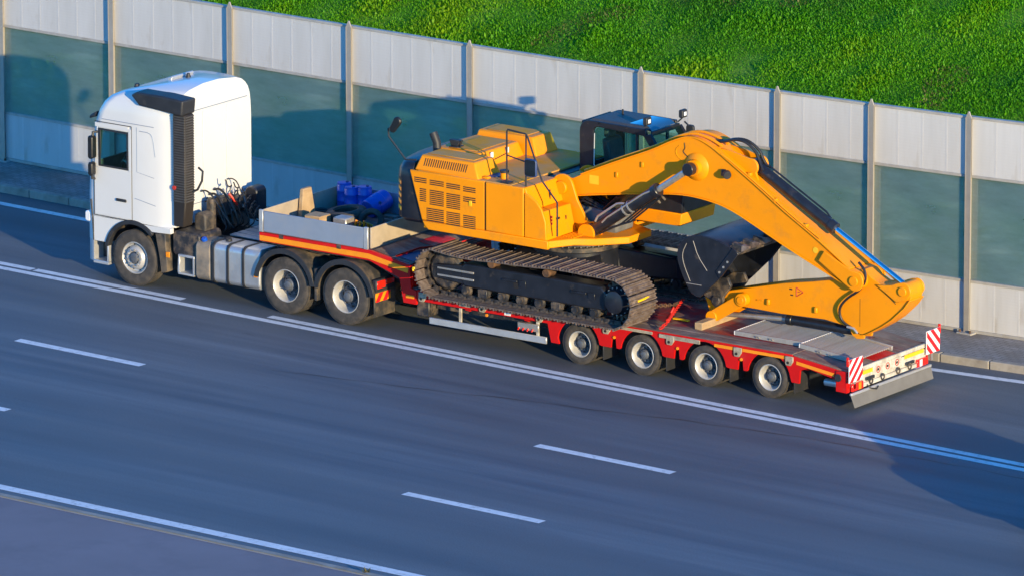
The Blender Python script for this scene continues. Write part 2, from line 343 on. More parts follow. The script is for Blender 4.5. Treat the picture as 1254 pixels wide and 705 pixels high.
# paver strip, kerb stones
pav = struct(strip(lambda x: yk(x)+.15, lambda x: yb(x)+.5, X0, X1, .14, 80).obj('pavement', 'pavers', smooth=0)); pav.rotation_euler.z = BE
kerb = struct(strip(lambda x: yk(x)+.01, lambda x: yk(x)+.155, X0-40, X1+30, .10, 120).obj('kerb', 'kerb', smooth=0)); kerb.rotation_euler.z = BE
ks = B().box(0, .985, 0, .15, -.05, .15).mesh('kerb_stone', 'kerb', 0)
for i in range(int(X1-X0)):
    x = X0+i; link('kerb_stone', ks, kerb, .018, 2, (x, yk(x), random.uniform(-.004, .004)), (0, 0, math.atan(yk(x+1)-yk(x))))
med = struct(strip(cl(-40), cl(-14.462), -160, 120, .0235, 4).obj('median', 'concrete', smooth=0)); med.rotation_euler.z = BE
mk = B().box(0, 1.992, 0, .15, -.05, .022).mesh('kerb_stone', 'grey_board', 0)
mk.materials[0] = PM('pale_kerb_stone', (.46, .50, .56), .8, var=.08, dirt=(.24, .23, .23), amt=(.5, .8), dscale=2, dmax=.6)
mkerb = struct(strip(cl(-14.45), cl(-14.32), -60, 50, .05, 4).obj('median_kerb', 'kerb', smooth=0)); mkerb.rotation_euler.z = BE
for i in range(40): link('kerb_stone', mk, mkerb, 0, 1, (-40+2*i, -14.46, 0))

# grass slope: rises behind the barrier
SL = math.tan(R(25))
def gz(x, y):
    d = y-yb(x)-1.0
    z = .10+max(0, min(d, 26))*SL
    return z+.16*noise.noise((x*.35, y*.35, 0))*min(1, max(0, d))+.05*noise.noise((x*1.3, y*1.3, 4))
nx, ny = 120, 70; b = B(); gx = np.linspace(-70, 60, nx); gd = np.concatenate([np.linspace(.3, 22, 55), np.linspace(23, 90, 15)])
b.add([(x, yb(x)+d, gz(x, yb(x)+d)) for d in gd for x in gx], [(j*nx+i, j*nx+i+1, (j+1)*nx+i+1, (j+1)*nx+i) for j in range(ny-1) for i in range(nx-1)])
slope = struct(b.obj('grass_slope', 'soil', smooth=80)); slope.rotation_euler.z = BE
def grass():
    N = 860000
    x = np.concatenate([rng.uniform(-34, 30, N//6), rng.uniform(-18, 18, N-N//6)]); d = np.concatenate([rng.uniform(.6, 18, N//6), rng.uniform(3.8, 10.2, N-N//6)]); far = np.arange(N) < N//6
    keep = np.array([noise.noise((a*.9, q*.9, 2.)) for a, q in zip(x, d)]) > rng.uniform(-.9, -.1, N)
    x, d, far = x[keep], d[keep], far[keep]; N = len(x); ybx = 2.28+.005*np.maximum(0, x+6)**2+1.68; y = ybx+d
    z = np.array([gz(a, q) for a, q in zip(x, y)])
    big = np.array([noise.noise((a*.22, q*.4, 7.)) for a, q in zip(x, d)]); mid = np.array([noise.noise((a*1.1, q*1.1, 9.)) for a, q in zip(x, d)])
    L = rng.uniform(.035, .085, N)*(1+.6*mid)*np.where(far, 1.5, 1); az = rng.uniform(0, 2*np.pi, N); tilt = rng.uniform(.1, 1.1, N); wd = L*rng.uniform(.11, .22, N)
    dx, dy, dz = np.sin(tilt)*np.cos(az), np.sin(tilt)*np.sin(az), np.cos(tilt)
    px, py = -np.sin(az), np.cos(az); hh = rng.uniform(0, .05, N)*(1+mid)
    V = np.empty((N, 4, 3)); P0 = np.stack([x, y, z+hh], 1); D = np.stack([dx, dy, dz], 1); Pp = np.stack([px, py, np.zeros(N)], 1)
    V[:, 0] = P0; V[:, 1] = P0+D*(L*.5)[:, None]+Pp*wd[:, None]; V[:, 3] = P0+D*(L*.5)[:, None]-Pp*wd[:, None]
    V[:, 2] = P0+D*L[:, None]+np.stack([dx*.3, dy*.3, -.35*np.ones(N)], 1)*(L*.4)[:, None]
    me = bpy.data.meshes.new('grass'); me.vertices.add(N*4); me.vertices.foreach_set('co', V.reshape(-1))
    me.loops.add(N*4); me.loops.foreach_set('vertex_index', np.arange(N*4, dtype=np.int32)); me.polygons.add(N)
    me.polygons.foreach_set('loop_start', np.arange(0, N*4, 4, dtype=np.int32)); me.update()
    tint = np.clip(.45+.60*big+.32*mid+rng.normal(0, .08, N), .08, 1); dead = np.array([noise.noise((a*.7, q*.9, 21.)) for a, q in zip(x, d)]); tint = np.where((dead > .38) & (rng.uniform(0, 1, N) < .35), rng.uniform(0, .08, N), tint).astype(np.float32)
    a = me.attributes.new('tint', 'FLOAT', 'POINT'); a.data.foreach_set('value', np.repeat(tint, 4)); me.materials.append(M['leaf'])
    o = bpy.data.objects.new('grass', me); C.objects.link(o); o['kind'] = 'stuff'; o['label'] = 'lush green grass covering the slope behind the noise barrier'; o['category'] = 'grass'
    o.rotation_euler.z = BE
grass()

# noise barrier
bar = thing('noise_barrier', 'noise barrier of pale ribbed panels and hazy green glass between steel posts', 'noise barrier', (0, 0, 0), BE)
posts = [-36.2, -33.2, -30.2, -27.2, -24.1, -21.1, -18.05, -15.25, -12.29, -9.38, -6.49, -2.53, .47, 2.47, 4.49, 7.5, 10.5, 13.5, 16.5, 19.5, 22.5, 25.5, 28.5]
def post_mesh(h):
    b = B(); b.box(-.062, .062, -.115, -.10, .1, h-.1).box(-.062, .062, .10, .115, .1, h-.1).box(-.006, .006, -.10, .10, .1, h-.1)
    b.hexa([(-.062, -.115, h-.1), (.062, -.115, h-.1), (.062, -.09, h-.1), (-.062, -.09, h-.1), (-.012, -.115, h+.02), (.012, -.115, h+.02), (.012, -.09, h+.02), (-.012, -.09, h+.02)])
    return b
ribs = {}
for i, x in enumerate(posts):
    h = hb(x)
    p = post_mesh(h).obj('post', 'post_metal', bar, .004, 0); p.location = (x, yb(x), 0)
    fo = B().box(-.16, .16, -.2, .2, .1, .165).obj('post_base_plate', 'rail', p, .006, 0)
    bo = B()
    for sx in (-.11, .11): bo.cyl((sx, -.155, .165), (sx, -.155, .21), .022, n=6)
    bo.obj('anchor_bolts', 'rust', p, 0, 0)
    if i+1 == len(posts): break
    x2 = posts[i+1]; dx, dy = x2-x, yb(x2)-yb(x); L = math.hypot(dx, dy); a = math.atan2(dy, dx)
    h0, h1 = hb(x), hb(x2); z1a, z1b = h0-1.16, h1-1.16; zl = 1.06
    def part(bm, name, mat, bev=.004):
        o = bm.obj(name, mat, bar, bev, 0); o.location = (x, yb(x), 0); o.rotation_euler = (0, 0, a); return o
    def slab(za, zb, za2, zb2, y0, y1):   # left bottom/top, right bottom/top
        return B().hexa([(.012, y0, za), (L-.012, y0, za2), (L-.012, y1, za2), (.012, y1, za), (.012, y0, zb), (L-.012, y0, zb2), (L-.012, y1, zb2), (.012, y1, zb)])
    up = part(slab(z1a, h0-.13, z1b, h1-.13, -.03, .03), 'upper_panel', 'panel')
    part(slab(h0-.13, h0-.085, h1-.13, h1-.085, -.05, .05), 'top_cap', 'rail')
    part(slab(z1a-.05, z1a, z1b-.05, z1b, -.045, .045), 'rail', 'rail')
    gl = part(slab(zl+.05, z1a-.05, zl+.05, z1b-.05, -.011, .011), 'glass_pane', 'barrier_glass', 0)
    part(slab(zl, zl+.05, zl, zl+.05, -.045, .045), 'rail', 'rail')
    lo = part(slab(.2, zl, .2, zl, -.03, .03), 'lower_panel', 'panel')
    part(slab(.145, .2, .145, .2, -.06, .06), 'base_rail', 'rail')
    nr = max(3, round(L/.5))
    for k in range(1, nr):
        rx = L*k/nr; f = rx/L
        for nm, zb_, zt, par in (('up', z1a+(z1b-z1a)*f, h0-.14+(h1-h0)*f, up), ('lo', .2, zl, lo)):
            key = (nm, round(zt-zb_, 2))
            if key not in ribs: ribs[key] = B().box(-.018, .018, -.0322, -.0305, 0, zt-zb_-.01).mesh('panel_rib', 'panel_rib', 0)
            link('panel_rib', ribs[key], par, 0, 1, (rx, 0, zb_+.005))
# a steel post standing on the slope, seen dimly through the glass
# ================================================================== wheels
HIDE = []
def make_wheel(r, wd, rr, style):
    """master wheel, outer face towards -y, axle centre at the origin; rim mesh + tyre, hub, wheel_nuts"""
    h = wd/2
    tp = [(rr, -h*.80), (rr+.02, -h*.96), ((r*.55+rr*.45), -h), (r-.055, -h*.98), (r-.02, -h*.90), (r-.004, -h*.78)]
    for g_ in (-.5, -.17, .17, .5):
        tp += [(r, (g_-.09)*2*h*.72), (r-.014, (g_-.075)*2*h*.72), (r-.014, (g_+.0)*2*h*.72), (r, (g_+.02)*2*h*.72)]
    tp += [(r-.004, h*.78), (r-.02, h*.90), (r-.055, h*.98), ((r*.55+rr*.45), h), (rr+.02, h*.96), (rr, h*.8), (rr, -h*.8)]
    tyre = B().lathe(tp, n=44)
    if style == 'front':
        rp = [(rr+.014, -h*.84), (rr-.004, -h*.90), (rr-.02, -h*.80), (rr-.035, -h*.45), (rr*.80, -h*.40), (rr*.68, -h*.85), (rr*.58, -h*.98), (rr*.40, -h*.95), (rr*.38, 0), (.001, 0)]
        hp = [(rr*.36, 0), (rr*.36, -h*1.0), (rr*.30, -h*1.12), (rr*.18, -h*1.16), (.001, -h*1.16)]; nr, nt_ = rr*.50, -h*.97
    else:
        rp = [(rr+.014, -h*.84), (rr-.002, -h*.93), (rr-.014, -h*.84), (rr-.03, -h*.2), (rr-.045, h*.30), (rr-.05, h*.42)]
        dp = [(rr-.045, h*.31), (rr*.72, h*.52), (rr*.62, h*.40), (rr*.42, h*.36), (rr*.40, h*.5), (.001, h*.5)]
        hp = [(rr*.40, h*.36), (rr*.38, -h*.25), (rr*.32, -h*.40), (rr*.28, -h*.42), (rr*.26, -h*.62), (rr*.20, -h*.70), (.001, -h*.70)]; nr, nt_ = rr*.53, h*.36
    w_ = B().lathe(rp, n=36, caps=False).obj('wheel', 'silver', None, 0, 40, org=(0, 0, 0))
    ty = tyre.obj('tyre', 'rubber', w_, 0, 40, org=(0, 0, 0))
    if style != 'front': dsk = B().lathe(dp, n=32, caps=False).obj('rim_disc', 'hub', w_, 0, 40, org=(0, 0, 0))  # dark colour paints in the shade of the recessed disc
    hu = B().lathe(hp, n=24, caps=False).obj('hub', 'hub', w_, 0, 40, org=(0, 0, 0))
    b = B()
    for k in range(10):
        a = 2*math.pi*k/10; b.cyl((nr*math.cos(a), nt_, nr*math.sin(a)), (nr*math.cos(a), nt_-.035, nr*math.sin(a)), .02 if style == 'front' else .016, n=6)
    nu = b.obj('wheel_nuts', 'steel' if style == 'front' else 'hub', w_, 0, 0, org=(0, 0, 0))
    b = B()
    if style != 'front':
        for k in range(8):
            a = 2*math.pi*(k+.5)/8; q = rr*.74; b.cyl((q*math.cos(a), h*.50, q*math.sin(a)), (q*math.cos(a), h*.44, q*math.sin(a)), rr*.10, n=12)
    else:
        for k in range(10):
            a = 2*math.pi*(k+.5)/10; q = rr*.82; b.cyl((q*math.cos(a), -h*.38, q*math.sin(a)), (q*math.cos(a), -h*.45, q*math.sin(a)), rr*.055, n=10)
    ho = b.obj('hand_holes', 'ink', w_, 0, 0, org=(0, 0, 0))  # dark discs laid on the rim, standing for the shade in the holes
    KIDS[w_.name] = [ty, hu, nu, ho]+([dsk] if style != 'front' else []); return w_
def place_wheels(parent, spots, r, wd, rr, style):
    first = make_wheel(r, wd, rr, style)
    for i, (x, y, rot) in enumerate(spots):
        if i == 0: o = first; o.parent = parent; o.location = (x, y, r); o.rotation_euler = (0, 0, rot)
        else: o = dup(first, parent, (x, y, r), (0, 0, rot))
        # turn each wheel to its own angle about the axle
        o.rotation_euler = (Matrix.Rotation(rot, 3, 'Z') @ Matrix.Rotation(random.uniform(0, 6), 3, 'Y')).to_euler()
def clip(poly, x0, x1, y0, y1):
    def cut(p, f, inter):
        out = []
        for a, b in zip(p, p[1:]+p[:1]):
            if f(a): out.append(a)
            if f(a) != f(b): out.append(inter(a, b))
        return out
    lx = lambda X: (lambda a, b: (X, a[1]+(b[1]-a[1])*(X-a[0])/(b[0]-a[0])))
    ly = lambda Y: (lambda a, b: (a[0]+(b[0]-a[0])*(Y-a[1])/(b[1]-a[1]), Y))
    for f, i in ((lambda p: p[0] >= x0-1e-9, lx(x0)), (lambda p: p[0] <= x1+1e-9, lx(x1)), (lambda p: p[1] >= y0-1e-9, ly(y0)), (lambda p: p[1] <= y1+1e-9, ly(y1))):
        if poly: poly = cut(poly, f, i)
    return poly
def rr_poly(x0, x1, z0, z1, r, n=4):
    return arc(x1-r, z1-r, r, 0, 90, n)+arc(x0+r, z1-r, r, 90, 180, n)+arc(x0+r, z0+r, r, 180, 270, n)+arc(x1-r, z0+r, r, 270, 360, n)
def capsule(a, b, ra, rb, n=10):
    a, b = Vector(a), Vector(b); t = math.degrees(math.atan2(b.y-a.y, b.x-a.x))
    return arc(b.x, b.y, rb, t-90, t+90, n)+arc(a.x, a.y, ra, t+90, t+270, n)
def ribbon(b, pts, y0, y1, t):
    """plate of thickness t standing outside a polyline in the xz plane, spanning y0..y1"""
    n = len(pts); nor = []
    for i in range(n):
        d = Vector(pts[min(i+1, n-1)])-Vector(pts[max(i-1, 0)]); d.normalize(); nor.append(Vector((-d.y, d.x)))
    vs = []
    for (x, z), q in zip(pts, nor): vs += [(x, y0, z), (x, y1, z), (x+q.x*t, y1, z+q.y*t), (x+q.x*t, y0, z+q.y*t)]
    fs = [(i*4+k, i*4+(k+1) % 4, i*4+4+(k+1) % 4, i*4+4+k) for i in range(n-1) for k in range(4)]
    return b.add(vs, fs+[(0, 1, 2, 3), ((n-1)*4+3, (n-1)*4+2, (n-1)*4+1, (n-1)*4)])
def smooth3(pts, it=2):
    pts = [Vector(p) for p in pts]
    for _ in range(it):
        out = [pts[0]]
        for a, b in zip(pts, pts[1:]): out += [a.lerp(b, .25), a.lerp(b, .75)]
        pts = out+[pts[-1]]
    return pts
def smoothp(pts, it=2):
    for _ in range(it):
        out = [pts[0]]
        for a, b in zip(pts, pts[1:]):
            out += [(a[0]*.75+b[0]*.25, a[1]*.75+b[1]*.25), (a[0]*.25+b[0]*.75, a[1]*.25+b[1]*.75)]
        pts = out+[pts[-1]]
    return pts

# ================================================================== TRACTOR UNIT
ORG = Vector((0, 0, 0))
tr = thing('semi_truck', 'white high-roof tractor truck pulling the red low loader trailer', 'truck', (-5.0613, -.1363, 0), -.0229)
RT = .5226
place_wheels(tr, [(-4.90, -1.07, 0), (-4.90, 1.07, math.pi)], RT, .34, .295, 'front')
place_wheels(tr, [(x, y, rot) for x in (0, -1.37) for y, rot in ((-1.08, 0), (-.74, math.pi), (1.08, math.pi), (.74, 0))], RT, .31, .295, 'dual')
fr = B()
for s in (-1, 1): fr.box(-5.6, .72, s*.42-.05, s*.42+.05, .72, 1.0)
for x in (-3.4, -2.2, -.7, .6): fr.box(x, x+.12, -.42, .42, .76, .96)
fr.obj('chassis_frame', 'black_dirty', tr, .01)
ax = B()
for x, rd in ((-4.9, .08), (-1.37, .11), (0, .11)): ax.cyl((x, -1.0, RT), (x, 1.0, RT), rd, n=14)
for x in (-1.37, 0): ax.lathe([(.05, -.25), (.24, -.12), (.27, 0), (.24, .12), (.05, .25)], (x, 0, RT), 18)
ax.obj('axles', 'black_dirty', tr)
fp = B(); fp.prism(rr_poly(-1.3, -.1, -.5, .5, .2), 1.02, 1.10, 'z'); fp.obj('fifth_wheel_plate', 'black_dirty', tr, .02)
# cab shell
WR, WF, WB, WT = -5.0, -5.70, 2.16, 2.88
def cabring(z, xf, xr, w_, rf, ins=0):
    xf += ins; xr -= ins; w_ -= ins; wr = w_-.13 if w_ > .3 else w_
    x3 = max(xr-.35, xf+rf+.06); x4 = max(min(WR, x3-.01), xf+rf+.04); x5 = max(min(WF, x4-.01), xf+rf+.01)
    side = [(xr, -wr), (xr-.05, -wr-.03), (x3, -w_), (x4, -w_), (x5, -w_)]
    fc = [(xf+rf-rf*math.sin(R(a)), -w_+rf-rf*math.cos(R(a))) for a in (0, 22, 45, 68, 90)]
    pts = side+fc; pts = pts+[(x, -y) for x, y in pts[::-1]]
    return [(x, y, z) for x, y in pts]
lv = [(1.20, -6.04, -4.0, 1.25, .22), (1.62, -6.05, -4.0, 1.25, .22), (WB, -6.02, -4.0, 1.25, .22), (WT, -5.90, -4.0, 1.25, .22), (3.04, -5.86, -4.0, 1.245, .22), (3.20, -5.80, -4.0, 1.235, .22),
      (3.36, -5.70, -4.0, 1.21, .22), (3.48, -5.57, -4.0, 1.16, .22), (3.57, -5.38, -4.005, 1.09, .22), (3.645, -5.12, -4.01, .99, .22), (3.70, -4.85, -4.02, .82, .2), (3.75, -4.50, -4.05, .36, .1)]
nring = 20; skip = {(2, 3), (2, nring-5), (2, 9)}
B().loft([cabring(*l) for l in lv], True, True, skip).obj('cab_body', 'white', tr, 0, 30)
B().loft([cabring(l[0], l[1], l[2], l[3], l[4], .04) for l in lv[1:8]], True, True, {(1, 3), (1, nring-5), (1, 9)}).obj('cab_interior', 'interior', tr, 0, 0)
for s in (-1, 1):
    y = s*1.25
    d = B()
    Y0, Y1 = (y, y+s*.011) if s > 0 else (y+s*.011, y)
    d.box(-5.80, -4.93, Y0, Y1, 1.24, WB-.02); d.box(WR+.005, -4.93, Y0, Y1, WB-.02, WT+.06); d.box(-5.78, WR+.005, Y0, Y1, WT+.015, WT+.10)
    d.prism([(-5.80, WB-.02), (-5.71, WB-.02), (-5.71, WT+.015), (-5.74, WT+.015)], Y0, Y1)
    door = d.obj('door', 'white', tr, .004)
    sm = B()
    for a, b2 in (((-4.925, 1.22), (-4.925, WT+.12)), ((-5.79, WT+.115), (-4.925, WT+.115)), ((-5.82, 1.22), (-4.925, 1.22)), ((-5.82, 1.22), (-5.82, 2.1))):
        sm.tube([(a[0], y+s*.003, a[1]), (b2[0], y+s*.003, b2[1])], .008, 4)
    sm.obj('door_seal', 'plastic', door, 0, 0)
    B().box(-5.28, -5.04, y+s*.012, y+s*.040, 1.555, 1.61).obj('handle', 'plastic', door, .01)
    ws = B(); t0 = .035; ys = sorted((y+s*.011, y+s*.017))
    ws.box(WF, WR, ys[0], ys[1], WB, WB+t0); ws.box(WF, WR, ys[0], ys[1], WT-t0, WT); ws.box(WR-t0, WR, ys[0], ys[1], WB+t0, WT-t0); ws.box(WF, WF+t0*1.6, ys[0], ys[1], WB+t0, WT-t0)
    ws.obj('window_seal', 'plastic', door, .003)
    B().box(WF, WR, y-.006, y-.001 if s < 0 else y-.001, WB, WT).obj('window', 'glass', door, 0, 0)
    # sleeper panel seams
    B().tube([(x, y+s*.002, z) for x, z in ((-4.80, 3.0), (-4.80, 2.16), (-4.40, 2.10))], .005, 4).obj('panel_seam', 'grey_board', tr, 0, 0)
    B().tube([(x, y+s*.002, z) for x, z in smoothp([(-4.74, 2.94), (-4.5, 2.94), (-4.42, 2.85), (-4.37, 2.5)], 1)], .006, 4).obj('panel_seam', 'grey_board', tr, 0, 0)
    B().tube([(x, y+s*.002, z) for x, z in ((-4.86, 1.66), (-4.37, 1.58))], .006, 4).obj('panel_seam', 'grey_board', tr, 0, 0)
    B().tube([(x, y+s*.001, 3.055) for x in (-5.62, -4.40)], .006, 4).obj('panel_seam', 'grey_board', tr, 0, 0)
    lowp = [(-5.84, .73), (-5.555, .73)]+arc(-4.90, .56, .675, 165, 50, 16)+[(-4.02, 1.10), (-4.02, 1.20), (-5.84, 1.20)]
    ys = sorted((y+s*.002, y-s*.09)); B().prism(lowp, *ys).obj('wheel_arch_panel', 'white', tr, .006)
    tb = B(); A0 = arc(-4.90, .56, .675, 170, 46, 16); A1 = arc(-4.90, .56, .60, 170, 46, 16)[::-1]
    ys = sorted((y+s*.03, y-s*.10)); tb.prism(A0+A1, *ys); tb.obj('arch_trim', 'plastic', tr, .008)
    ib = B(); ys = sorted((y-s*.10, s*.62)); ib.prism(arc(-4.90, .56, .67, 175, 5, 16)+arc(-4.90, .56, .63, 5, 175, 16), *ys); ib.obj('wheel_well', 'black_dirty', tr)
    # step under the door
    st = B(); ys = sorted((y, s*.95)); st.box(-5.86, -5.50, ys[0], ys[1], .30, .36); st.box(-5.54, -5.50, ys[0], ys[1], .36, .74); st.obj('step', 'alu', tr, .01)
    B().box(-5.86, -5.56, *sorted((s*.95, s*.90)), .36, .74).obj('step_recess', 'black_dirty', tr)
    # mudguard behind the steering wheel
    mg = B(); ys = sorted((y, s*.72)); mg.prism([(-4.40, 1.08), (-4.16, 1.08), (-4.10, .38), (-4.26, .33), (-4.30, .62)], *ys); mg.obj('rear_mudguard', 'fender', tr, .015)
    # mirrors
    mi = B(); m0 = y+s*.04
    mi.prism(rr_poly(-5.84, -5.72, 2.30, 2.74, .05), *sorted((m0, m0+s*.13)));
    mi.prism(rr_poly(-5.84, -5.73, 1.98, 2.24, .05), *sorted((m0, m0+s*.13)))
    mir = mi.obj('mirror', 'trim', tr, .02)
    ma = B(); ma.tube([(-5.72, y-s*.01, 2.80), (-5.76, y+s*.09, 2.80), (-5.78, y+s*.10, 2.6)], .028); ma.tube([(-5.80, y-s*.01, 1.90), (-5.79, y+s*.09, 1.92), (-5.79, y+s*.10, 2.1)], .025); ma.obj('mirror_arm', 'plastic', mir)
    B().box(-5.7195, -5.712, *sorted((m0+s*.02, m0+s*.11)), 2.34, 2.70).obj('mirror_glass', 'darkglass', mir, 0, 0)
    # headlight
    B().prism(rr_poly(-6.065, -5.93, 1.06, 1.26, .05), *sorted((s*1.0, s*1.235))).obj('headlight', 'lamp_white', tr, .02)
    # front corner trim line
    B().tube([(-5.90, y+s*.004, 1.5), (-5.86, y+s*.004, 1.1), (-5.84, y+s*.004, .74)], .014, 5).obj('corner_trim', 'plastic', tr, 0, 0)
bp = B(); rg = []
for z in (.74, 1.2): rg.append([(x, yy, z) for x, yy in [(-5.86, -1.25)]+[(-6.05+.2-.2*math.sin(R(a)), -1.05-.2*math.cos(R(a))) for a in (0, 30, 60, 90)]+[(-6.05+.2-.2*math.sin(R(a)), 1.05+.2*math.cos(R(a))) for a in (90, 60, 30, 0)]+[(-5.86, 1.25)]])
bp.loft(rg); bp.obj('bumper', 'white', tr, .006)
rg = [[(x, yy*.99, z) for (x, yy, _) in rg[0]] for z in (.34, .735)]
B().loft(rg).obj('lower_bumper', 'alu', tr, .01)
B().hexa([(-6.03, -1.05, WB-.04), (-6.02, -1.05, WB-.04), (-6.02, 1.05, WB-.04), (-6.03, 1.05, WB-.04), (-5.905, -1.05, WT+.04), (-5.895, -1.05, WT+.04), (-5.895, 1.05, WT+.04), (-5.905, 1.05, WT+.04)]).obj('windscreen', 'glass', tr, 0, 0)
B().hexa([(-6.04, -1.12, 2.98), (-5.86, -1.17, 3.04), (-5.86, 1.17, 3.04), (-6.04, 1.12, 2.98), (-6.02, -1.12, 3.05), (-5.80, -1.17, 3.16), (-5.80, 1.17, 3.16), (-6.02, 1.12, 3.05)]).obj('sun_visor', 'plastic', tr, .02)
B().box(-6.055, -6.04, -.85, .85, 1.25, 1.9).obj('grille', 'plastic', tr, .01)
# seats and steering wheel inside
s_ = B()
for y in (-.6, .6): s_.prism(rr_poly(-5.35, -4.85, 1.55, 1.72, .06), y-.24, y+.24); s_.prism([(-4.95, 1.7), (-4.78, 1.7), (-4.66, 2.5), (-4.78, 2.5)], y-.22, y+.22); s_.prism(rr_poly(-4.80, -4.66, 2.52, 2.72, .05), y-.13, y+.13)
s_.obj('seats', 'seatgrey', tr, .03)
B().tube([(-5.5+.06*math.cos(a), -.6+.21*math.sin(a), 2.15+.2*math.cos(a)) for a in np.linspace(0, 2*math.pi, 21)], .016).obj('steering_wheel', 'plastic', tr)
for z in (1.55, 3.30): B().box(-4.0, -3.992, -.95, 1.0, z-.008, z+.008).obj('rear_wall_seam', 'grey_board', tr, 0, 0)
for y in (-.30, .40): B().box(-4.0, -3.985, y-.02, y+.02, 1.6, 3.25).obj('rear_wall_rib', 'white', tr, .006)
# roof gear
B().box(-4.86, -4.78, -.25, .40, 3.66, 3.76).cyl((-4.79, -.24, 3.75), (-4.79, .39, 3.75), .03, n=10).obj('roof_light_bar', 'alu', tr, .005)
B().lathe([(.001, 3.82), (.03, 3.81), (.05, 3.74), (.05, 3.66)], (-4.62, .05, 0), 14, 'z').obj('roof_antenna', 'plastic', tr)
for q in ((-5.22, -.72, 3.61), (-5.42, -.45, 3.54)): B().lathe([(.001, .07), (.035, .06), (.05, 0), (.05, -.06)], q, 12, 'z').obj('marker_lamp', 'plastic', tr)
# air intake at the near rear corner
B().prism([(-4.93, 3.60), (-4.74, 3.42), (-4.00, 3.37), (-3.74, 3.35), (-3.71, 3.64), (-4.2, 3.67), (-4.80, 3.67)], -1.265, -.86).obj('air_intake', 'plastic', tr, .035, seg=3)
stk = B().prism([(-4.0, 1.25), (-3.76, 1.25), (-3.71, 1.7), (-3.71, 3.36), (-4.0, 3.36)], -1.20, -.93).obj('intake_stack', 'ink', tr, .02)
b = B()
for k in range(34): z = 1.72+k*.048; b.box(-3.985, -3.72, -1.212, -.925, z, z+.028); b.box(-3.712, -3.695, -1.19, -.945, z, z+.028)
b.obj('intake_ribs', 'stack', stk, .003, 0)
B().tube([(-3.70, -1.0, 1.9), (-3.60, -.98, 1.95), (-3.52, -.95, 2.12), (-3.50, -.95, 2.3), (-3.60, -.95, 2.36)], .022).obj('grab_handle', 'plastic', tr)
B().lathe([(.001, -.008), (.04, -.006), (.04, .02), (.001, .02)], (-3.96, -1.22, 1.98), 14).obj('side_marker', 'inkred', tr)
# equipment behind the cab
B().prism(rr_poly(-3.78, -3.52, 1.0, 1.48, .10), -.86, -.58).obj('air_filter_housing', 'fender', tr, .03, seg=2)
B().cyl((-3.74, -.40, 1.0), (-3.74, -.40, 1.6), .09, n=18).lathe([(.09, 1.6), (.07, 1.65), (.001, 1.67)], (-3.74, -.40, 0), 18, 'z').obj('exhaust_silencer', 'black_dirty', tr)
B().box(-3.86, -3.70, -.15, .15, 1.25, 1.62).box(-3.84, -3.7, .3, .5, 1.3, 1.55).obj('valve_block', 'black_dirty', tr, .03)
B().prism(rr_poly(-3.84, -3.56, 1.05, 1.66, .1), .72, 1.02).obj('air_tank', 'black', tr, .02)
b = B()
for k in range(11):
    y0 = -.42+k*.09+random.uniform(-.03, .03); y1 = y0+random.uniform(-.25, .25); za = random.uniform(1.35, 1.85); xo = random.uniform(-3.62, -3.35); zm = random.uniform(1.15, 1.4)
    b.tube(smooth3([(-3.97, y0, za), (-3.85, y0, za+.04), (-3.72, y0+.02, za-.05), (xo, (y0+y1)/2, zm), (xo+.05, y1, 1.1), (xo-.1, y1, 1.0)]), random.choice((.012, .016, .022)), 6)
b.obj('hose_bundle', 'hose', tr)
B().tube([(-3.55, -.12, 1.72), (-3.48, -.08, 1.62), (-3.45, 0, 1.5)], .022, 6).obj('red_air_line', 'red_lash', tr)
for y, zt, ro in ((-.05, 1.95, 0), (.2, 1.85, 1), (.45, 1.7, 2)):
    a0, a1 = Vector((-3.7, y, zt)), Vector((-2.15, y*.4+.2, 1.55)); pts = []
    for i in range(241):
        t_ = i/240; c = a0.lerp(a1, t_)+Vector((0, 0, -.45*math.sin(math.pi*t_))); ph = t_*2*math.pi*15+ro
        e = min(1, t_*8, (1-t_)*8); pts.append(c+Vector((0, math.cos(ph), math.sin(ph)))*.075*e)
    B().tube(pts, .013, 5).obj('coiled_air_hose', 'hose', tr)
b = B()
for k in range(4): b.box(-3.30, -2.2, -.42+k*.22, -.24+k*.22, 1.02, 1.05)
b.obj('catwalk', 'alu', tr, .006)
# left flank: battery box, tanks
B().prism(rr_poly(-4.05, -3.42, .70, 1.16, .08), -1.16, -.5).obj('battery_box', 'black_dirty', tr, .02)
b = B(); b.box(-3.90, -3.52, -1.2, -.7, .70, .74).box(-3.90, -3.52, -1.2, -.7, .36, .40).box(-3.90, -3.86, -1.2, -.7, .40, .70).box(-3.56, -3.52, -1.2, -.7, .40, .70); b.obj('step_box', 'alu', tr, .008)
B().box(-3.86, -3.56, -.74, -.7, .40, .70).obj('step_box_back', 'black_dirty', tr)
def tank_poly(y0, y1, z0, z1): return [(y, z) for y, z in rr_poly(y0, y1, z0, z1, .13, 5)]
B().prism(tank_poly(-1.22, -.62, .32, 1.06), -3.48, -3.13, 'x').obj('urea_tank', 'tan_plastic', tr, .03, seg=2)
B().cyl((-3.34, -1.10, 1.04), (-3.34, -1.13, 1.11), .055, n=14).obj('urea_cap', 'bluecan', tr, .01)
tk = B().prism(tank_poly(-1.22, -.60, .32, 1.08), -3.10, -1.98, 'x').obj('fuel_tank', 'tank', tr, .03, seg=2)
for x in (-3.06, -2.72, -2.36): B().prism(tank_poly(-1.232, -.588, .308, 1.092), x-.03, x+.03, 'x').obj('tank_strap', 'plastic', tk, .004)
B().cyl((-2.9, -.95, 1.08), (-2.9, -.95, 1.13), .06, n=14).obj('fuel_cap', 'plastic', tk, .008)
B().prism(tank_poly(.60, 1.22, .32, 1.08), -3.3, -1.98, 'x').obj('fuel_tank', 'tank', tr, .03, seg=2)
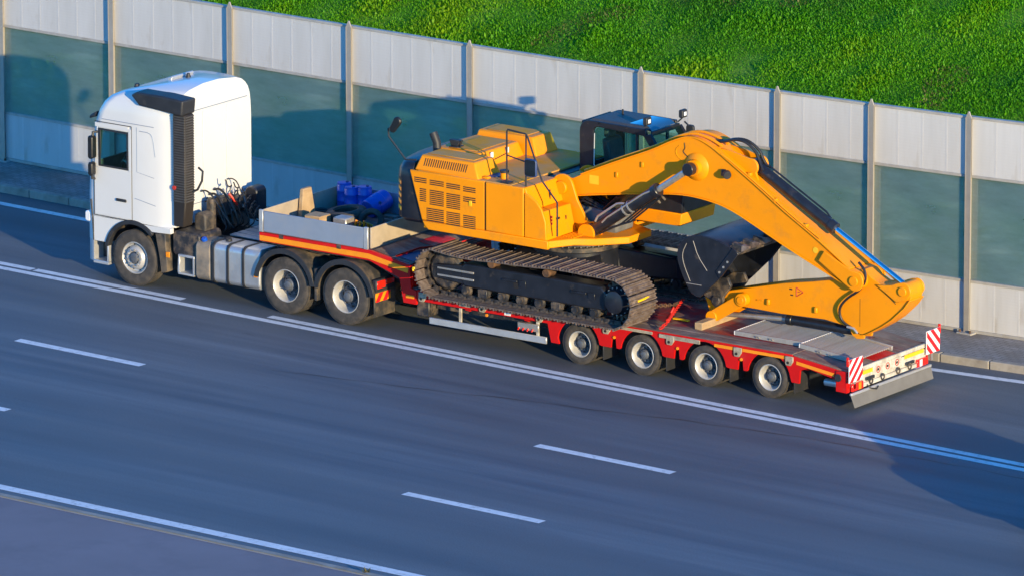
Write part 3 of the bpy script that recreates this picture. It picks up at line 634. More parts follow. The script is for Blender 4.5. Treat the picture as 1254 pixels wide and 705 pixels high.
B().box(-2.10, -2.02, -1.245, -1.225, .58, .64).obj('side_reflector', 'lamp_orange', tr, .004)
B().box(-4.13, -4.05, -1.27, -1.24, .66, .76).obj('side_reflector', 'lamp_orange', tr, .004)
# drive axle mudguards
for s in (-1, 1):
    for x in (-1.37, 0):
        ys = sorted((s*1.26, s*.60)); z0 = RT
        f_ = B().prism(arc(x, z0, .685, 172, 8, 18)+arc(x, z0, .655, 8, 172, 18), *ys).obj('mudguard', 'fender', tr, .006)
        lip = B().prism(arc(x, z0, .70, 172, 8, 18)+arc(x, z0, .60, 8, 172, 18), *sorted((s*1.262, s*1.285))).obj('mudguard_lip', 'plastic', f_, .005)
    B().prism([(-.70, .95), (-.64, .95), (-.64, .36), (-.70, .36)], *sorted((s*1.24, s*.62))).obj('mud_flap', 'fender', tr, .004)
    fl = B().box(.66, .675, *sorted((s*1.25, s*.62)), .24, .62).obj('mud_flap', 'fender', tr, .004)
    B().box(.60, .70, *sorted((s*1.22, s*.66)), .70, .92).obj('tail_light_housing', 'plastic', tr, .015)
    B().box(.701, .715, *sorted((s*1.20, s*.96)), .76, .90).obj('tail_light', 'lamp_red', tr, .01)
    B().box(.701, .715, *sorted((s*.94, s*.70)), .80, .90).obj('tail_light', 'lamp_red', tr, .01)
    pl_ = B().box(.676, .690, *sorted((s*1.22, s*.78)), .52, .68).obj('marker_board', 'tape', tr, .003)
    for k in range(2):
        q = clip([(-1.25+k*.22, .5), (-1.13+k*.22, .5), (-.98+k*.22, .70), (-1.10+k*.22, .70)], -1.22, -.78, .52, .68)
        B().prism([(s*-a, z) for a, z in q], .6905, .693, 'x').obj('marker_stripe', 'board_red', pl_, 0, 0)
B().box(-1.0, -.55, -1.0, -.62, 1.16, 1.2).obj('mudguard_bridge', 'fender', tr, .01)

# ================================================================== LOW LOADER TRAILER
tl = thing('low_loader_trailer', 'red four-axle low loader trailer carrying the orange excavator', 'trailer', (1, 0, 0))
ORG = Vector((1, 0, 0))
AX = [0, 1.36, 2.72, 4.08]; RW = .37; DZ = .86
place_wheels(tl, [(x-1, y, rot) for x in AX for y, rot in ((-1.14, 0), (-.86, math.pi), (1.14, math.pi), (.86, 0))], RW, .225, .232, 'dual')
b = B()
for x in AX: b.cyl((x, -1.0, RW), (x, 1.0, RW), .065, n=12)
b.obj('axles', 'black_dirty', tl)
b = B()
for s in (-1, 1): b.box(-3.7, 5.5, s*.45-.07, s*.45+.07, .48, .80)
for x in (-2.5, -1.2, .68, 2.04, 3.4, 4.8): b.box(x-.06, x+.06, -1.18, 1.18, .60, .80)
b.obj('main_beams', 'red', tl, .01)
# deck: steel plates in the middle, planks along both edges
for i in range(7):
    x0 = -3.70+i*1.18; x1 = x0+1.172
    B().box(x0, x1, -.78, .78, .81, DZ-.004).obj('deck_plate', 'deck', tl, .003, 0)
for s in (-1, 1):
    for r_ in range(3):
        for i in range(4):
            x0 = -3.70+i*2.065; y0 = .785+r_*.15
            o = B().box(x0, x0+2.06, *sorted((s*y0, s*(y0+.145))), .82, DZ+random.uniform(-.006, .006)).obj('deck_plank', 'wood', tl, .006, 0)
# sides with wheel arches
for s in (-1, 1):
    poly = [(-3.56, .84), (-3.56, .66), (-.68, .66), (-.60, .32), (-.42, .32)]
    for i, x in enumerate(AX):
        poly += arc(x, RW, .455, 172, 8, 14)
        if i < 3: poly += [(x+.50, .42), (x+.70, .42), (x+.72, .60), (x+.80, .60), (x+.82, .42), (x+.88, .42)]
    poly += [(4.56, .36), (4.72, .36), (4.74, .60), (4.9, .66), (5.62, .52), (5.74, .52), (5.74, .70), (4.57, .84)]
    sd = B().prism(poly, *sorted((s*1.275, s*1.235))).obj('side_member', 'red', tl, .005)
    B().box(-3.56, 4.56, *sorted((s*1.235, s*1.272)), .84, DZ-.002).obj('edge_rail', 'red', tl, .004)
    for (a, b_) in ((2.92, 3.34), (3.52, 4.50)):
        B().box(a, b_, *sorted((s*1.2765, s*1.281)), .765, .82).obj('reflective_tape', 'tape', sd, 0, 0)
    B().hexa([(4.66, s*1.2765, .70), (5.45, s*1.2765, .60), (5.45, s*1.281, .60), (4.66, s*1.281, .70), (4.66, s*1.2765, .76), (5.45, s*1.2765, .66), (5.45, s*1.281, .66), (4.66, s*1.281, .76)]).obj('reflective_tape', 'tape', sd, 0, 0)
    B().box(1.75, 2.62, *sorted((s*1.276, s*1.30)), .765, .835).box(.10, 1.60, *sorted((s*1.276, s*1.29)), .79, .84).obj('wear_bar', 'bracket', sd, .004)
    B().box(-2.62, -2.36, *sorted((s*1.276, s*1.283)), .70, .80).obj('wear_bar', 'bracket', sd, .003)
    # dark inner wheel panel and mud flaps
    B().box(-.6, 4.7, *sorted((s*.70, s*.68)), .42, .80).obj('inner_panel', 'black_dirty', tl)
    for x in AX:
        B().box(x+.515, x+.53, *sorted((s*1.26, s*.78)), .16, .52).obj('mud_flap', 'plastic', tl, .003)
    for x in (-3.42, -2.08, -.83, .62, 1.99, 3.43, 4.52):      # lashing brackets
        bk = B(); bk.prism([(x-.085, .83), (x+.085, .83), (x+.085, .74), (x+.03, .66), (x-.07, .66), (x-.085, .70)], *sorted((s*1.277, s*1.305)))
        o = bk.obj('lashing_bracket', 'bracket', tl, .008)
        B().cyl((x-.02, s*1.306, .715), (x-.02, s*1.312, .715), .026, n=12).obj('lashing_hole', 'ink', o, 0, 0)  # raised dark disc painted as the shade inside the hole
    for x in (.78, 2.14, 3.50): B().cyl((x, s*1.276, .62), (x, s*1.30, .62), .028, n=12).obj('side_marker_lamp', 'lamp_orange', tl, .004)
    B().cyl((-1.05-.95, s*1.276, .62), (-2.0, s*1.30, .62), .028, n=12).obj('side_marker_lamp', 'lamp_orange', tl, .004)
    # side guard
    B().box(-3.28, -.70, *sorted((s*1.28, s*1.245)), .275, .40).obj('side_guard', 'alu', tl, .008)
    for x in (-2.62, -.92): B().box(x-.03, x+.03, *sorted((s*1.24, s*1.215)), .30, .66).obj('side_guard_post', 'cream', tl, .004)
    B().box(-3.62, -3.34, *sorted((s*1.2, s*.9)), .36, .66).obj('landing_leg', 'black_dirty', tl, .02)
B().box(-.74-.6, -.88, -1.27, -1.22, .46, .60).obj('control_valves', 'steel', tl, .01)
B().box(-1.62, -1.48, -1.2785, -1.2755, .68, .73).obj('reflector_label', 'board_white', tl, 0, 0)
b = B()
for k in range(4): b.cyl((-1.3+k*.1, -1.275, .50), (-1.3+k*.1, -1.31, .46), .014, n=8)
b.obj('valve_knobs', 'lamp_red', tl)
B().box(-3.3, -.8, -1.0, 1.0, .50, .58).obj('underside_tray', 'black_dirty', tl)
# tail slope
def slab_t(x0, x1, y0, y1, zt0, zt1, th=.05): return B().hexa([(x0, y0, zt0-th), (x1, y0, zt1-th), (x1, y1, zt1-th), (x0, y1, zt0-th), (x0, y0, zt0), (x1, y0, zt1), (x1, y1, zt1), (x0, y1, zt0)])
zt = lambda x: DZ-.004-(x-4.57)*.115
for (x0, x1, y0, y1, m_) in ((4.57, 5.72, -1.23, -.84, 'wood'), (4.57, 4.95, -.835, -.1, 'deck'), (4.955, 5.72, -.835, -.35, 'wood'), (4.955, 5.72, -.345, .32, 'red'), (4.57, 4.95, -.095, .75, 'deck'), (4.955, 5.72, .325, .80, 'wood'), (4.57, 5.72, .805, 1.23, 'wood')):
    slab_t(x0, x1, y0, y1, zt(x0), zt(x1)).obj('tail_plate', m_, tl, .004, 0)
slab_t(5.725, 5.765, -1.23, 1.23, zt(5.72)+.012, zt(5.72)+.010, .075).obj('tail_edge', 'cream', tl, .004)
B().box(5.70, 5.76, -1.20, 1.20, .44, .64).obj('rear_beam', 'cream', tl, .008)
B().box(5.7605, 5.766, -.88, -.30, .585, .655).box(5.7605, 5.766, .50, 1.12, .585, .655).obj('rear_tape', 'tape_yellow', tl, 0, 0)
pl_ = B().box(5.762, 5.775, -.52, .38, .50, .68).obj('number_panel', 'cream', tl, .004)
for k in range(3):
    b = B(); b.tube([(5.777, -.36+k*.30+.055*math.cos(a), .59+.055*math.sin(a)) for a in np.linspace(0, 2*math.pi, 17)], .008, 5); b.obj('speed_disc_ring', 'inkred', pl_, 0, 0)
    B().box(5.7755, 5.777, -.39+k*.30, -.33+k*.30, .57, .61).obj('speed_disc_digits', 'ink', pl_, 0, 0)
B().box(5.72, 5.79, -1.12, 1.12, .37, .44).obj('lamp_beam', 'cream', tl, .008)
for s in (-1, 1):
    lb = B().box(5.76, 5.80, *sorted((s*1.22, s*.86)), .36, .50).obj('tail_light', 'lamp_red', tl, .008)
    B().box(5.801, 5.806, *sorted((s*1.02, s*.94)), .37, .49).obj('tail_light_stripe', 'lamp_orange' if s < 0 else 'board_white', lb, 0, 0)
    for yy in (.25, .62):
        B().tube([(5.80+.0, s*yy+.05*math.cos(a), .44+.05*math.sin(a)) for a in np.linspace(0, 2*math.pi, 17)], .014, 6).obj('tow_ring', 'black_dirty', tl)
    b = B().box(5.79, 5.80, *sorted((s*.78, s*.50)), .47, .53); b.obj('coupling_socket', 'plastic', tl, .01)
    B().box(5.50, 5.74, *sorted((s*1.30, s*1.20)), .34, .72).obj('corner_post', 'red', tl, .01)
    B().cyl((5.56, s*1.30, .60), (5.56, s*1.325, .60), .07, n=16).obj('side_socket', 'plastic', tl, .005)
    B().cyl((5.1, s*1.0, .40), (5.5, s*1.0, .40), .07, n=14).obj('ramp_cylinder', 'alu', tl)
    # striped warning board
    y0, y1 = (-1.35, -.925) if s < 0 else (1.13, 1.56); x0 = 5.80; z0, z1 = .54, .965
    wb = B().box(x0, x0+.02, y0, y1, z0, z1).obj('warning_board', 'board_white', tl, .004)
    for k in range(-2, 4):
        o_ = k*.212; q = [(o_, 0), (o_+.106, 0), (o_+.106+.425, .425), (o_+.425, .425)]
        q = clip(q, 0, .425, 0, .425)
        if len(q) >= 3: B().prism([((y0+u if s < 0 else y1-u), z0+v) for u, v in q], x0+.0205, x0+.023, 'x').obj('warning_stripe', 'board_red', wb, 0, 0)
    B().box(x0-.03, x0, (y0+y1)/2-.03, (y0+y1)/2+.03, .40, .75).obj('board_arm', 'steel', wb, .004)
    B().box(x0-.03, x0+.02, *( (y0-.03, y0-.004) if s < 0 else (y1+.004, y1+.03)), z1-.12, z1+.05).obj('board_edge_lamp', 'lamp_red', wb, .006)
b = B().box(5.78, 5.83, -1.28, 1.29, .30, .345); b.obj('underrun_bar', 'alu', tl, .008)
B().hexa([(5.80, -1.28, .305), (5.815, -1.28, .305), (5.815, 1.29, .305), (5.80, 1.29, .305), (5.87, -1.26, .09), (5.885, -1.26, .09), (5.885, 1.27, .09), (5.87, 1.27, .09)]).obj('spray_flap', 'flap', tl, .004)
B().tube([(5.80, -.75, .40), (5.86, -.72, .34), (5.87, -.55, .29), (5.86, -.48, .33)], .012).obj('trailer_cable', 'hose', tl)
# gooseneck
for s in (-1, 1):
    gn = [(-7.10, 1.43), (-7.10, 1.26), (-4.62, 1.24), (-3.95, 1.02), (-3.86, .58), (-3.575, .58), (-3.575, .84), (-3.70, .86), (-3.72, 1.29), (-4.58, 1.43)]
    sd = B().prism(gn, *sorted((s*1.27, s*1.21))).obj('gooseneck_side', 'red', tl, .006)
    ps = [(-7.09, 1.275), (-4.64, 1.275), (-3.76, 1.135)]
    t_ = B(); ribbon(t_, ps, *sorted((s*1.2705, s*1.276)), .095); t_.obj('reflective_tape', 'tape', sd, 0, 0)
    B().box(-3.80, -3.62, *sorted((s*1.2705, s*1.276)), .68, .74).obj('reflective_tape', 'tape', sd, 0, 0)
B().prism([(-7.10, 1.425), (-7.10, 1.22), (-4.62, 1.20), (-4.05, .98), (-3.72, .98), (-3.72, 1.285), (-4.58, 1.425)], -1.205, 1.205).obj('gooseneck_body', 'black_dirty', tl, .01)
B().box(-3.718, -3.70, -1.205, 1.205, .862, 1.285).obj('neck_bulkhead', 'red', tl, .004)
b = B(); pts = [(-4.56, 1.4265), (-3.725, 1.29)]; ribbon(b, pts, -1.2, 1.2, .012); b.obj('neck_ramp', 'wood', tl, .003)
for (a, c_, y0, y1) in ((.25, .62, -.1, .6), (.55, .95, -1.1, -.55)):
    P_ = [(-4.56+.835*t_, 1.4405-.1365*t_) for t_ in (a, c_)]; b = B(); ribbon(b, P_, y0, y1, .006); b.obj('neck_patch', 'red' if y0 > -.5 else 'blue_dark', tl, 0, 0)
for y0, y1, x0, x1 in ((-.9, .9, -4.10, -4.06),): 
    b = B().tube([(x0, -1.15, 1.38), (x0+.04, -.5, 1.40), (x0+.3, .2, 1.36), (x0+.3, .9, 1.35)], .022, 6); b.obj('red_chain', 'red_lash', tl)
B().box(-4.05, -4.035, -1.06, -.55, .62, 1.02).obj('lamp_guard_plate', 'bracket', tl, .006)
# drop-side box on the gooseneck
def board(name, x0, x1, y0, y1, m_='grey_board'): return B().box(x0, x1, y0, y1, 1.445, 1.83).obj(name, m_, tl, .006)
board('near_side_board', -7.00, -4.75, -1.268, -1.240); board('far_side_board', -7.00, -4.75, 1.240, 1.268)
board('front_board', -7.095, -7.065, -1.24, 1.24, 'tan_board'); board('rear_board', -4.66, -4.625, -1.20, 1.20, 'tan_board')
for x in (-7.06, -4.70):
    for y in (-1.25, 1.25):
        B().box(x-.045, x+.045, y-.024, y+.024, 1.435, 1.845).obj('corner_post', 'alu', tl, .006)
B().box(-7.06, -4.7, -1.235, 1.235, 1.4275, 1.45).obj('box_floor', 'wood', tl, .003, 0)
b = B()
for x in (-6.6, -5.3): b.box(x-.05, x+.05, -1.276, -1.2705, 1.36, 1.44)
b.obj('board_hinges', 'black_dirty', tl, .004)
# ================================================================== EXCAVATOR
EX, EZ = -.93, DZ
ex = thing('excavator', 'orange tracked excavator with black bucket chained on the low loader', 'excavator', (EX, 0, EZ))
ORG = Vector((EX, 0, EZ))
IC, SC, TR_ = (-2.84, 1.335), (.96, 1.335), .445       # idler and sprocket centres, radius of the track's outer face
path = [(x, .89) for x in np.linspace(.96, -2.84, 60)]
path += arc(IC[0], IC[1], TR_, 270, 105, 24)
path += smoothp([(-2.90, 1.765), (-2.3, 1.70), (-1.55, 1.735), (-.9, 1.755), (-.2, 1.80), (.4, 1.785), (.96, 1.78)], 3)[1:-1]
path += arc(SC[0], SC[1], TR_, 90, -90, 26)[:-1]
def resample(p, n):
    p = np.array(p+[p[0]]); s = np.concatenate([[0], np.cumsum(np.hypot(*np.diff(p, axis=0).T))]); t = np.linspace(0, s[-1], n, endpoint=False)
    q = np.stack([np.interp(t, s, p[:, 0]), np.interp(t, s, p[:, 1])], 1); q2 = np.stack([np.interp((t+.02) % s[-1], s, p[:, 0]), np.interp((t+.02) % s[-1], s, p[:, 1])], 1)
    return q, q2-q, s[-1]/n
NS = 52; tq, td, pitch = resample(path, NS)
sb = B(); hp = pitch*.455                                # shoe: local x along the path, z outwards
sb.box(-hp, hp, -.40, .40, -.012, .006)
for u, g_ in ((-hp*.84, .040), (-hp*.05, .028), (hp*.74, .030)): sb.hexa([(u-.016, -.40, .006), (u+.016, -.40, .006), (u+.016, .40, .006), (u-.016, .40, .006), (u-.010, -.40, g_), (u+.010, -.40, g_), (u+.010, .40, g_), (u-.010, .40, g_)])
shoe_me = sb.mesh('track_shoe', 'shoe', 0, (0, 0, 0))
lk = B()
for y in (-.11, .11): lk.prism(rr_poly(-.11, .11, -.09, -.012, .03), y-.025, y+.025)
lk.cyl((0, -.14, -.05), (0, .14, -.05), .03, n=8); link_me = lk.mesh('track_link', 'black_dirty', 0, (0, 0, 0))
for s in (-1, 1):
    yc = s*1.30
    fr_ = B(); fr_.prism([(-2.35, 1.56), (.62, 1.56), (.72, 1.46), (.72, 1.12), (-2.35, 1.12), (-2.45, 1.2), (-2.45, 1.48)], *sorted((yc-.17, yc+.17)))
    tf = fr_.obj('track_frame', 'black', ex, .035, seg=2)
    B().prism([(-3.0, 1.46), (-2.4, 1.50), (-2.4, 1.16), (-3.0, 1.20)], yc-.16, yc+.16).obj('idler_yoke', 'black', tf, .02)
    b = B()
    for z in (1.40, 1.27): b.box(-2.95, -2.15, *sorted((yc+s*.165, yc+s*.185)), z-.018, z+.018)
    b.obj('yoke_rails', 'steel', tf, .004)
    B().lathe([(.001, -.10), (.30, -.09), (.36, -.04), (.36, .04), (.30, .09), (.001, .10)], (IC[0], yc, IC[1]), 28).obj('idler_wheel', 'black_dirty', tf)
    sp = [(0, 0)]; b = B(); tp = []
    for k in range(21):
        a = 2*math.pi*k/21
        for da, r_ in ((-.09, .30), (-.05, .365), (.05, .365), (.09, .30)): tp.append((SC[0]+r_*math.cos(a+da), SC[1]+r_*math.sin(a+da)))
    b.prism(tp, yc-.05, yc+.05); b.obj('sprocket', 'black_dirty', tf)
    fd = B().lathe([(.27, 0), (.27, .14), (.22, .19), (.20, .26), (.12, .29), (.001, .29)] if s > 0 else [(.27, 0), (.27, -.14), (.22, -.19), (.20, -.26), (.12, -.29), (.001, -.29)], (SC[0], yc, SC[1]), 28).obj('final_drive', 'black', tf)
    b = B()
    for k in range(16):
        a = 2*math.pi*k/16; y0 = yc+s*.16; b.cyl((SC[0]+.245*math.cos(a), y0-s*.03, SC[1]+.245*math.sin(a)), (SC[0]+.245*math.cos(a), y0+s*.01, SC[1]+.245*math.sin(a)), .016, n=6)
    b.obj('final_drive_bolts', 'steel', tf, 0, 0)
    for k in range(8):
        x = -2.35+k*.40; B().lathe([(.001, -.19), (.06, -.19), (.06, -.15), (.10, -.15), (.12, -.10), (.09, -.09), (.09, .09), (.12, .10), (.10, .15), (.06, .15), (.06, .19), (.001, .19)], (x, yc, 1.055), 18).obj('track_roller', 'black_dirty', tf)
    for x in (-1.75, -.55): B().lathe([(.001, -.12), (.07, -.12), (.085, -.08), (.07, 0), (.085, .08), (.07, .12), (.001, .12)], (x, yc+s*.1, 1.635), 16).obj('carrier_roller', 'rust', tf)
    for x in (-1.95, -.35): B().box(x-.1, x+.1, *sorted((yc+s*.15, yc+s*.20)), .98, 1.14).obj('track_guide', 'black_dirty', tf, .01)
    for x in (-1.35, .15):
        B().box(x-.16, x+.16, *sorted((yc+s*.171, yc+s*.205)), 1.37, 1.41).obj('step_bar', 'black', tf, .006)
        B().box(x+.2, x+.34, *sorted((yc+s*.171, yc+s*.186)), 1.30, 1.42).obj('bolted_plate', 'black', tf, .004)
    B().box(-1.28, -1.18, *sorted((yc+s*.171, yc+s*.173)), 1.26, 1.36).obj('grease_port', 'ink', tf, 0, 0)
    for i in range(NS):
        ang = math.atan2(td[i][1], td[i][0]); M4 = Matrix(((math.cos(ang), 0, -math.sin(ang)), (0, 1, 0), (math.sin(ang), 0, math.cos(ang))))
        # path runs clockwise seen from -y, so the outside is on its left: flip to face outwards
        nrm = Vector((-td[i][1], 0, td[i][0])); out = Vector((tq[i][0]-(-.94), 0, tq[i][1]-1.335))
        if nrm.dot(out) < 0: M4 = M4 @ Matrix.Rotation(math.pi, 3, 'Y')
        e = M4.to_euler(); lc = Vector((tq[i][0], yc, tq[i][1]))-ORG
        link('track_shoe', shoe_me, ex, 0, 1, lc, e); link('track_link', link_me, ex, 0, 1, lc, e)
    b = B().box(-3.335, -3.29, *sorted((yc+s*.38, yc+s*.42)), 1.36, 1.40); b.box(-3.335, -3.315, *sorted((yc+s*.38, yc+s*.42)), 1.32, 1.36)
    b.obj('yellow_lashing_hook', 'yellow', ex, .005)
B().tube([(1.40, -1.46, 1.40), (1.43, -1.3, 1.42), (1.40, -1.12, 1.43)], .02).obj('yellow_sling', 'yellow', ex)
# carbody
b = B(); b.prism(arc(-.94, 0, .78, 0, 360, 28)[:-1], 1.40, 1.84, 'z')
b.obj('carbody', 'black', ex, .02)
for sx in (-1, 1):
    for sy in (-1, 1):
        b = B(); a0 = Vector((-.94+sx*.45, sy*.45, 0)); 
        b.hexa([(-.94+sx*.25, sy*.55, 1.30), (-.94+sx*.70, sy*.25, 1.30), (-.94+sx*1.45, sy*1.18, 1.12), (-.94+sx*.75, sy*1.18, 1.12),
                (-.94+sx*.25, sy*.55, 1.80), (-.94+sx*.70, sy*.25, 1.80), (-.94+sx*1.45, sy*1.18, 1.50), (-.94+sx*.75, sy*1.18, 1.54)])
        b.obj('carbody_leg', 'black', ex, .03, seg=2)
B().lathe([(.80, 1.84), (.80, 1.92), (.74, 1.93), (.74, 2.07), (.60, 2.07), (.60, 1.84)], (-.94, 0, 0), 48, 'z').obj('slew_ring', 'black_dirty', ex)
b = B()
for k in range(44):
    a = 2*math.pi*k/44
    for z, r_ in ((1.93, .77), (1.99, .745)): b.cyl((-.94+r_*math.cos(a), r_*math.sin(a), z), (-.94+(r_+.012)*math.cos(a), (r_+.012)*math.sin(a), z+.012), .013, n=6)
b.obj('slew_bolts', 'steel', ex, 0, 0)
# upper structure
plan = [(-3.28, -1.45), (-.56, -1.45), (-.30, -.98), (.02, -.78), (.42, -.30), (.42, .40), (-.10, .62), (-.10, 1.45), (-3.28, 1.45)]
B().prism(plan, 2.07, 2.20, 'z').obj('revolving_frame', 'orange', ex, .02, seg=2)
B().box(-3.40, -1.20, -1.40, 1.40, 2.20, 3.06).obj('engine_housing', 'interior', ex)
B().box(-3.45, -1.38, -1.40, 1.42, 3.06, 3.11).obj('top_deck', 'orange_dusty', ex, .02, seg=2)
for s in (-1, 1):
    ys = sorted((s*1.46, s*1.41))
    A = [(-3.58, 3.11), (-3.31, 2.215), (-1.925, 2.215), (-1.925, 3.11)]
    dA = B().prism(A, *ys).obj('side_door', 'orange', ex, .02, seg=3)
    B().prism([(-1.905, 2.215), (-1.075, 2.215), (-1.075, 3.11), (-1.905, 3.11)], *ys).obj('side_door', 'orange', ex, .02, seg=3)
    B().prism([(-1.055, 2.215), (-.58, 2.215), (-.60, 2.55), (-.68, 2.76), (-.80, 2.90), (-.95, 2.985), (-1.055, 3.02)], *ys).obj('front_quarter_panel', 'orange', ex, .015, seg=2)
    B().prism([(-3.30, 2.21), (-3.24, 2.12), (-3.16, 2.055), (-.54, 2.055), (-.54, 2.19), (-.57, 2.21)], *sorted((s*1.468, s*1.40))).obj('lower_skirt', 'orange', ex, .015, seg=2)
    if s > 0: continue
    # louvre slots in the rear door: raised dark strips painting the shade inside
    rows = [((-3.46, -3.13, -2.73, -2.35), (.33, .31, .30, .27), 3.00, 4), ((-3.38, -3.10, -2.71, -2.35), (.10, .33, .32, .28), 2.86, 8), ((-3.28, -2.71, -2.35, None), (.40, .32, .28, 0), 2.56, 8)]
    rows = [[(-3.47, .27, 3, 2.995), (-3.13, .31, 3, 2.985), (-2.76, .30, 3, 2.975), (-2.39, .27, 3, 2.965)],
            [(-3.35, .14, 7, 2.80), (-3.13, .31, 8, 2.80), (-2.76, .30, 8, 2.79), (-2.39, .27, 3, 2.78)],
            [(-3.20, .38, 7, 2.46), (-2.76, .30, 7, 2.45), (-2.39, .27, 7, 2.44)]]
    for rw in rows:
        for x0, wd, n_, zt_ in rw:
            b = B()
            for k in range(n_): b.box(x0, x0+wd, -1.463, -1.4605, zt_-k*.036-.020, zt_-k*.036)
            b.obj('louvre_slots', 'ink', dA, 0, 0)
    B().box(-2.26, -2.20, -1.472, -1.461, 2.62, 2.72).obj('door_latch', 'yellow', dA, .004)
    B().box(-1.92, -1.91, -1.4605, -1.455, 2.22, 3.1).obj('door_gap', 'ink', dA, 0, 0)
# tiered front of the tool box / tank side
B().hexa([(-1.38, -1.41, 2.70), (-.93, -1.41, 2.70), (-.93, -.42, 2.70), (-1.38, -.42, 2.70), (-1.38, -1.41, 3.105), (-1.07, -1.41, 3.105), (-1.07, -.42, 3.105), (-1.38, -.42, 3.105)]).obj('tank_front', 'orange', ex, .02, seg=2)
B().hexa([(-1.38, -1.41, 2.20), (-.60, -1.41, 2.20), (-.60, -.50, 2.20), (-1.38, -.50, 2.20), (-1.38, -1.41, 2.70), (-.72, -1.41, 2.70), (-.72, -.50, 2.70), (-1.38, -.50, 2.70)]).obj('tool_box', 'orange', ex, .015, seg=2)
b = B()
for k in range(3): b.box(-.668+.0, -.655, -1.20, -1.15, 2.44+k*.06, 2.48+k*.06)
b.obj('tool_box_label', 'inkred', ex, 0, 0)
B().box(-.668, -.656, -1.02, -.92, 2.50, 2.54).box(-.664, -.652, -.74, -.72, 2.46, 2.53).obj('tool_box_print', 'ink', ex, 0, 0)
B().box(-.98, -.952, -.80, -.79, 2.80, 2.97).obj('tank_latch', 'ink', ex, 0, 0)
b = B()
for k in range(5): b.box(-.56+k*.055, -.53+k*.055, -.98, -.55, 2.201, 2.215)
b.obj('step_tread', 'orange', ex, .004, 0)
# counterweight
def cwring(z, ins, xf):
    P = [(xf, -1.42+ins), (-3.78+ins*.3, -1.42+ins), (-3.93+ins*.6, -1.30+ins*.8), (-4.08+ins, -.95), (-4.17+ins, -.5), (-4.20+ins, 0)]
    P = P+[(x, -y) for x, y in P[::-1][1:]]; return [(x, y, z) for x, y in P]
B().loft([cwring(2.12, .10, -3.28), cwring(2.20, 0, -3.32), cwring(2.95, 0, -3.50), cwring(3.10, .02, -3.54), cwring(3.20, .10, -3.56), cwring(3.235, .22, -3.57)]).obj('counterweight', 'black', ex, .012, 60)
def cwq(u, o): return (-3.795-.115*u-.62*o, -1.408+.092*u-.78*o)
def cwstrip(z0a, z1a, z0b, z1b, o): return B().hexa([(*cwq(0, o), z0a), (*cwq(1, o), z0b), (*cwq(1, o-.004), z0b), (*cwq(0, o-.004), z0a), (*cwq(0, o), z1a), (*cwq(1, o), z1b), (*cwq(1, o-.004), z1b), (*cwq(0, o-.004), z1a)])
ch = cwstrip(2.30, 2.92, 2.30, 2.92, .008).obj('hazard_strip', 'ink', ex, 0, 0)
for k in range(5): cwstrip(2.32+k*.12, 2.385+k*.12, 2.345+k*.12, 2.41+k*.12, .011).obj('hazard_stripe', 'lamp_orange' if k else 'tape_yellow', ch, 0, 0)
# hoods on the deck
def hood(x0, x1, y0, y1, z0, z1, i, mat='orange', nm='hood'):
    return B().hexa([(x0, y0, z0), (x1, y0, z0), (x1, y1, z0), (x0, y1, z0), (x0+i*.8, y0+i*.55, z1), (x1-i, y0+i*.55, z1), (x1-i, y1-i*.3, z1), (x0+i*.8, y1-i*.3, z1)]).obj(nm, mat, ex, .03, 38, 3)
hb_ = hood(-3.52, -2.10, -1.40, -.70, 3.10, 3.385, .14, nm='louvred_hood')
b = B()
for k in range(20):
    x = -3.34+k*.048; b.hexa([(x, -1.386, 3.15), (x+.022, -1.386, 3.15), (x+.022, -1.37, 3.15), (x, -1.37, 3.15), (x+.03, -1.338, 3.335), (x+.052, -1.338, 3.335), (x+.052, -1.32, 3.335), (x+.03, -1.32, 3.335)])
b.obj('louvre_slots', 'ink', hb_, 0, 0)  # dark bars on the hood painting the shade between louvres
hood(-3.70, -2.54, -.66, .66, 3.10, 3.36, .12, nm='engine_hood')
B().box(-3.42, -2.78, -.5, .55, 3.362, 3.372).obj('hood_top_dust', 'orange_dusty', ex, .006)
B().box(-3.36, -2.34, -1.20, -.78, 3.387, 3.397).obj('hood_top_dust', 'orange_dusty', ex, .004)
hood(-3.75, -2.30, .68, 1.38, 3.10, 3.43, .14, nm='air_filter_hood')
B().box(-3.5, -2.6, .82, 1.28, 3.432, 3.442).obj('hood_top_dust', 'orange_dusty', ex, .004)
b = B()
for y in (-.30, .18): b.box(-2.62, -2.60, y-.02, y+.02, 3.14, 3.32); b.box(-2.60, -2.575, y-.035, y+.035, 3.24, 3.34)
b.obj('hood_latches', 'board_white', ex, .005)
B().tube([(-2.56, -.25, 3.20), (-2.565, .12, 3.24)], .006, 4).obj('hood_mark', 'ink', ex)
B().tube([(-3.56, -.62, 3.16), (-3.58, -.62, 3.45), (-3.66, -.62, 3.62)], .075, 14).obj('exhaust_stack', 'plastic', ex)
B().box(-3.40, -3.20, -.50, -.30, 3.36, 3.39).prism([(-3.38, 3.39), (-3.22, 3.39), (-3.17, 3.50), (-3.42, 3.50)], -.47, -.36).obj('rear_work_light', 'plastic', ex, .01)
